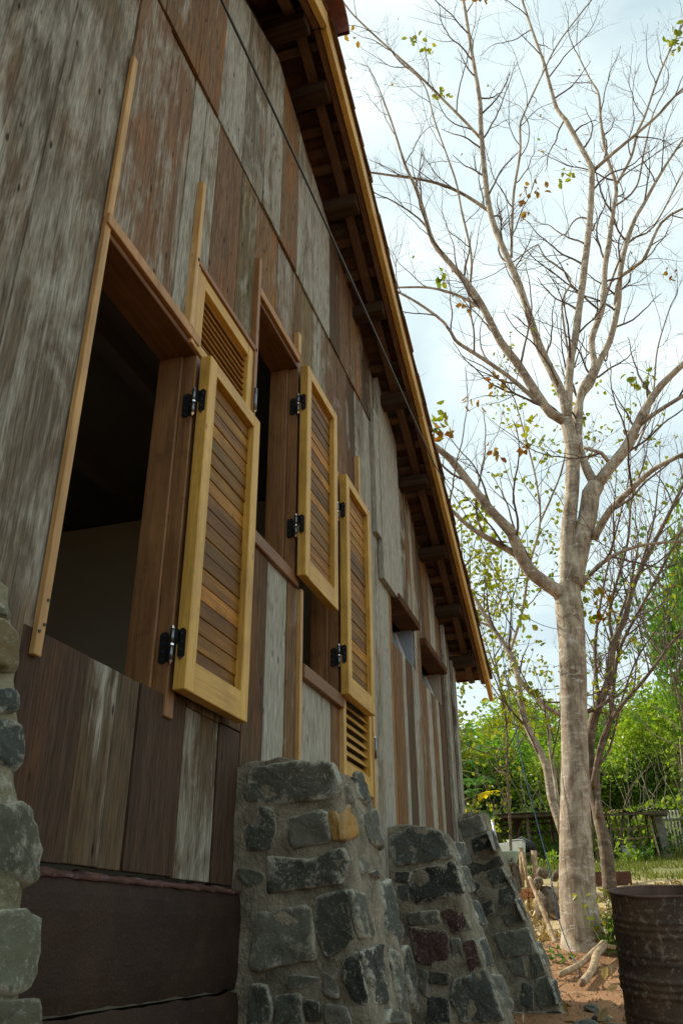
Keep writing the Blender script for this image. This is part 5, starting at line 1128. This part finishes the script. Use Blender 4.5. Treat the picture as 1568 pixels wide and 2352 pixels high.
b_ = empty('plastic_barrel', (x, y, z)); tag(b_, 'dark blue plastic barrel behind the white tank', 'barrel')
MB().tube([(x, y, z), (x, y, z + .1), (x, y, z + .5), (x, y, z + .62), (x, y, z + .66)], [.19, .22, .22, .2, .12], 20).build('barrel_body', M['navy'], b_, smooth=True)
MB().tube([(x, y, z + .30), (x, y, z + .33)], [.229, .229], 20).build('hoop', M['navy'], b_, smooth=True)
x, y = 19.8, 1.95; z = gz(x, y)
o = MB().tube([(x, y - .28, z + .45), (x, y, z + .55), (x, y + .32, z + .46)], [.12, .17, .10], 10, rough=.3).build('sack', M['black'], smooth=True); tag(o, 'black sack heaped on the rack behind the white tank', 'sack')
o = MB().box(x - .2, x + .2, y - .35, y + .4, z + .33, z + .37).build('rack', M['post']); tag(o, 'low timber rack under the black sack', 'rack')
for dy in (-.3, .35): MB().box(x - .03, x + .03, y + dy, y + dy + .05, z - .05, z + .33).build('leg', M['post'], o)
# galvanised pipe
o = MB().tube([(17.3, 2.10, gz(17.3, 2.1) - .05), (17.2, 2.22, 2.03)], [.028, .028], 10).build('pipe_post', M['galv'], smooth=True); tag(o, 'slanting galvanised pipe post in front of the white tank', 'pipe')
# ---- shed left
def corrugated(mb, x0, x1, y0, y1, z0, z1, pitch=.076, amp=.012):
    """sheet whose waves run along x (front to back), scalloped edge facing the camera"""
    n = int((y1 - y0) / pitch * 8); 
    for i in range(n + 1):
        y = y0 + (y1 - y0) * i / n; w = amp * math.sin(2 * math.pi * y / pitch)
        mb.v += [(x0, y, z0 + w), (x1, y, z1 + w), (x0, y, z0 + w - .006), (x1, y, z1 + w - .006)]
    k = len(mb.v) - 4 * (n + 1)
    for i in range(n):
        a = k + i * 4; mb.f += [(a, a + 4, a + 5, a + 1), (a + 2, a + 3, a + 7, a + 6), (a, a + 2, a + 6, a + 4), (a + 1, a + 5, a + 7, a + 3)]
    return mb
def shed(label, y0, y1, xf, xb, zf, zb_, posts, rails, mat='zinc'):
    x = xf; r = empty('animal_shed', (xf + 1, (y0 + y1) / 2, gz(xf + 1, (y0 + y1) / 2))); tag(r, label, 'shed')
    y = y0; k = 0
    while y < y1 - .05:
        w = min(.80, y1 - y); corrugated(MB(), xf - .1 + RND.uniform(-.03, .03), xb, y, y + w + .03, zf + .01 * (k % 2), zb_ + .01 * (k % 2)).build('roof_sheet', M[mat], r, smooth=True); y += w; k += 1
    for (px, py, w) in posts:
        MB().bar((px, py, gz(px, py) - .1), (px + .03, py + .02, zf + (zb_ - zf) * (px - xf) / (xb - xf) - .03), w, w).build('post', M['post'], r, bevel=.006)
    for px in (xf + .1, xb - .2):
        zz = zf + (zb_ - zf) * (px - xf) / (xb - xf) - .055
        MB().bar((px, y0, zz), (px, y1, zz), .06, .07).build('beam', M['post'], r, bevel=.004)
    for h in rails:
        px = xb - .3; MB().bar((px, y0, gz(px, y0) + h), (px, y1, gz(px, y1) + h), .05, .05).build('rail', M['post'], r)
    return r
shed('low open shed with a corrugated zinc roof, left of the large trunk', .95, 3.75, 22.2, 24.6, 2.66, 2.84, [(22.3, .98, .09), (22.4, 2.0, .06), (22.3, 3.7, .10), (24.2, 1.5, .07), (24.3, 2.45, .17), (24.2, 3.2, .07), (23.2, 2.9, .05)], (.35, .62, .85))
sr = empty('animal_shed', (22.6, -.6, gz(22.6, -.6))); tag(sr, 'collapsing low shed of thin posts with bent rusty sheets, right of the large trunk', 'shed')
for (a, b, dz, tw_, mt) in ((-1.30, -.80, .02, .03, 'zinc'), (-.80, -.30, .05, -.05, 'zinc'), (-.35, .10, -.02, .06, 'zincrust'), (.05, .62, .0, -.02, 'zinc'), (.10, .75, -.12, .10, 'zincrust')):
    mb = corrugated(MB(), 21.9, 23.6, a, b, 2.55, 2.70)
    mb.v = [(x, y, z + dz + tw_ * math.sin((y - a) / (b - a) * math.pi) * 1.6 + .05 * math.sin(x * 2 + a * 7)) for x, y, z in mb.v]; mb.build('roof_sheet', M[mt], sr, smooth=True)
for k, (px, py, lean, w) in enumerate(((21.9, .70, -.05, .06), (22.1, .55, .22, .05), (22.0, .38, .06, .035), (22.3, .20, -.25, .05), (22.6, .10, .15, .035), (22.2, .02, -.04, .045), (22.9, -.12, .10, .035), (22.3, -.30, -.20, .05), (22.8, -.45, .02, .04), (23.0, -.62, .06, .035), (23.2, -.85, 0, .04), (23.3, -1.0, .04, .035), (22.4, .45, .0, .03), (22.5, .30, .1, .028))):
    z = gz(px, py); MB().bar((px, py - lean, z - .05), (px, py, 2.56), w, w).build('post', M['post'] if k % 3 else M['pole'], sr, bevel=.004)
for h in (.42, .66):
    MB().bar((22.5, .72, gz(22.5, 0) + h), (22.9, -1.1, gz(22.9, -1) + h + .05), .035, .035).build('rail', M['pole'], sr)
MB().bar((22.0, -1.35, 2.52), (22.0, .9, 2.50), .05, .06).build('beam', M['post'], sr)
r_ = empty('concrete_post', (22.6, -1.12, gz(22.6, -1.12))); tag(r_, 'thick mossy concrete gate post under the end of the collapsing shed', 'post')
MB().hexa([(22.5, -1.30, 1.45), (22.75, -1.30, 1.45), (22.75, -1.10, 1.45), (22.5, -1.10, 1.45), (22.5, -1.20, 2.50), (22.75, -1.20, 2.50), (22.75, -1.00, 2.50), (22.5, -1.00, 2.50)]).build('shaft', M['conc'], r_, bevel=.01)
MB().box(22.40, 22.8, -1.34, -.86, 2.502, 2.56).build('cap', M['conc'], r_, bevel=.01)
MB().hexa([(22.45, -1.02, 1.5), (22.5, -1.02, 1.5), (22.5, -.98, 1.5), (22.45, -.98, 1.5), (22.45, -.92, 2.5), (22.5, -.92, 2.5), (22.5, -.88, 2.5), (22.45, -.88, 2.5)]).build('lath', M['pole'], r_)
# balusters at the far right
for k in range(7):
    y = -1.18 - k * .085; x = 24.2; z = 2.62
    o = MB().tube([(x, y, gz(x, y)), (x, y, z - .06), (x, y, z), (x, y, z + .16), (x, y, z + .18)], [.02, .02, .028, .020, .03], 8).build('baluster', M['whitecon'], smooth=True)
    tag(o, 'white baluster of the fence at the right side', 'baluster', 'white balusters by the concrete post')
o = MB().box(24.15, 24.25, -2.2, -1.1, 2.56, 2.60).build('fence_rail', M['conc']); tag(o, 'grey rail of the baluster fence at the right side', 'rail')
for yy in (-1.14, -2.16): MB().box(24.17, 24.23, yy - .03, yy + .03, 1.5, 2.56).build('post', M['conc'], o)
o = MB().box(26.0, 26.3, -3.2, -1.25, 1.9, 2.28).build('low_wall', M['brick'], bevel=.03); tag(o, 'low pinkish wall beyond the concrete post at the right', 'wall')
# wooden box, bucket
x0, y0 = 16.3, -.20; z = gz(16.3, .1)
r_ = empty('timber_crate', (x0 + .2, y0 + .35, z)); tag(r_, 'dark reddish timber box on the ground right of the large trunk', 'crate')
for (a, b, c, d) in ((x0, x0 + .03, y0, y0 + .70), (x0 + .45, x0 + .48, y0, y0 + .70), (x0 + .031, x0 + .449, y0, y0 + .03), (x0 + .031, x0 + .449, y0 + .67, y0 + .70)):
    for k in range(2): MB().box(a, b, c, d, z + .0 + k * .115, z + .11 + k * .115).build('board', M['boxw'], r_, bevel=.003)
x, y = 23.0, -.32; x = 22.0; y = -.30; z = gz(x, y)
r_ = empty('bucket', (x, y, z)); tag(r_, 'grey lidded bucket standing in the weeds under the collapsing shed', 'bucket')
MB().tube([(x, y, z), (x, y, z + .30)], [.12, .155], 20).build('bucket_body', M['bucket'], r_, smooth=True)
MB().tube([(x, y, z + .30), (x, y, z + .325), (x, y, z + .335)], [.172, .172, .15], 20).build('lid', M['bucket'], r_, smooth=True)
# cut log heap beside the trunk
for k, (x, y, h, L, r) in enumerate(((12.4, 1.06, .42, .35, .07), (12.5, .90, .30, .30, .08), (12.3, .98, .55, .22, .06), (12.6, 1.02, .16, .4, .085), (12.5, .82, .50, .26, .05))):
    z = gz(x, y) + h; a = k * .9; o = MB().tube([(x - L / 2 * math.cos(a), y - L / 2 * math.sin(a) * .5, z), (x + L / 2 * math.cos(a), y + L / 2 * math.sin(a) * .5, z + .05)], [r, r * .9], 9, rough=.25).build('cut_log', M['pole'] if k % 2 else M['bark2'], smooth=True)
    tag(o, ['brown log in the middle of the heap left of the trunk', 'pale sawn log in the heap left of the trunk', 'dark log on top of the heap', 'thick pale log at the bottom of the heap', 'small dark log at the top right of the heap'][k], 'log', 'cut logs heaped left of the trunk')
o = MB().tube([(12.5, .95, gz(12.5, .95) - .05), (12.45, .97, gz(12.5, .95) + .2), (12.5, .93, gz(12.5, .95) + .35)], [.19, .16, .13], 12, rough=.25).build('tree_stump', M['bark2'], smooth=True); tag(o, 'dark stump under the heap of cut logs', 'stump')
x, y = 7.75, -.14; o = MB().box(-.05, .05, -.04, .04, 0, .02).build('rag', M['white'], bevel=.01); o.location = (x, y, gz(x, y)); o.rotation_euler = (.2, .1, .5); tag(o, 'crumpled white scrap on the red soil near the drum', 'scrap')
# ---- stones, litter, weeds, grass
lt = Leaves(); rn = random.Random(8)
for k in range(12000):
    x = rn.uniform(6.4, 16); y = rn.uniform(-2.6, 2.6)
    if rn.random() > (1 if x > 9.6 else .10): continue
    if fb(x, y, 2, .9) < -.15: continue
    p = (x, y, gz(x, y) + rn.uniform(.004, .03)); lt.leaf(p, rdir(rn) + Vector((0, 0, .1)), rn.uniform(.03, .07), rn.uniform(.06, .13), rn.random(), rn=rn)
tag(lt.build('leaf_litter', M['litter']), 'dry pale leaf litter spread over the ground behind the trunk', 'leaf litter', kind='stuff')
mb = MB()
for k in range(2600):
    x = rn.uniform(6.2, 13); y = rn.uniform(-1.6, 1.1); s_ = rn.uniform(.004, .018) * (1 + (rn.random() < .03) * 1.5); z = gz(x, y)
    P = [(x + s_ * rn.uniform(.6, 1.2), y, z), (x, y + s_ * rn.uniform(.6, 1.2), z), (x - s_, y, z), (x, y - s_, z), (x, y, z + s_ * .8)]
    mb.add(P, [(0, 1, 4), (1, 2, 4), (2, 3, 4), (3, 0, 4)])
tag(mb.build('clods', M['earth']), 'crumbs of reddish soil strewn over the bare earth', 'soil crumbs', kind='stuff')
mb = MB()
for k in range(420):
    x = rn.uniform(7.5, 15); y = rn.uniform(-1.8, 1.8); a = rn.uniform(0, 3.14); L = rn.uniform(.06, .35); z = gz(x, y) + .012
    mb.tube([(x, y, z), (x + L * .5 * math.cos(a), y + L * .5 * math.sin(a), z + .02), (x + L * math.cos(a), y + L * math.sin(a), z)], [.004, .005, .003], 4)
tag(mb.build('fallen_twigs', M['pole']), 'scattered thin fallen twigs on the earth and litter', 'twigs', kind='stuff')
gr_ = MB(); t_ = []
for k in range(22000):
    x = rn.uniform(17.2, 25.5); y = rn.uniform(-4.5, 5.0)
    if fb(x, y, 4, .7) < -.28: continue
    z = gz(x, y); h = rn.uniform(.04, .13) * (1 + max(0, x - 20.5) * .25); w = .012; a = rn.uniform(0, 3.14); dx, dy = math.cos(a) * w, math.sin(a) * w; lx, ly = rn.uniform(-.05, .05), rn.uniform(-.05, .05)
    gr_.add([(x - dx, y - dy, z), (x + dx, y + dy, z), (x + lx, y + ly, z + h)], [(0, 1, 2)]); t_ += [rn.random()] * 3
tag(gr_.build('grass', M['grass'], attrs={'tone': t_}), 'sunlit short grass in front of the sheds', 'grass', kind='stuff')
def weed(x, y, n, h, label, mat='leafG', cl=.16, sz=(.035, .06), zoff=0):
    rn = random.Random(int(x * 100 + y * 37)); z = gz(x, y) + zoff; r = empty('weed', (x, y, z)); tag(r, label, 'weed', 'weeds by the trunk')
    st, lf = MB(), Leaves()
    for k in range(n):
        p = Vector((x + rn.uniform(-cl, cl), y + rn.uniform(-cl, cl), z)); d = rdir(rn, 1.6); P = [p.copy()]
        for i in range(5):
            d = (d + rdir(rn) * .25).normalized(); p = p + d * h / 5; P.append(p.copy())
            for q in range(2): lf.leaf(p, rdir(rn, .2), rn.uniform(*sz), rn.uniform(*sz) * 1.6, rn.random(), rn=rn)
        st.tube(P, [.004] * 6, 4)
    st.build('stems', M['stalk'], r); lf.build('leaves', M[mat], r)['kind'] = 'stuff'
weed(8.85, .10, 9, .32, 'bright green weed at the right foot of the large trunk', cl=.10, sz=(.03, .055)); weed(8.95, .02, 7, .26, 'green weed trailing over the branch by the trunk', cl=.12, sz=(.03, .05))
weed(8.78, .19, 6, .50, 'yellow green creeper climbing the front of the large trunk', 'leafA', cl=.03, sz=(.025, .045), zoff=.05)
weed(8.45, .62, 4, .14, 'small weed between the trunk and the buttress', cl=.06, sz=(.02, .03))
for k in range(26):
    x = rn.uniform(21.2, 25.0); y = rn.uniform(-2.2, 3.8); weed(x, y, 7, rn.uniform(.25, .55), ('yellowish' if k % 2 else 'deep green') + ' leafy weed ' + ('under the collapsing shed right of the trunk' if y < .8 else 'before the corrugated shed left of the trunk'), 'leafF2' if k % 2 else 'leafG', cl=.35, sz=(.05, .09))
print('polys', sum(len(o.data.polygons) for o in bpy.data.objects if o.type == 'MESH'), 'objs', len(bpy.data.objects))
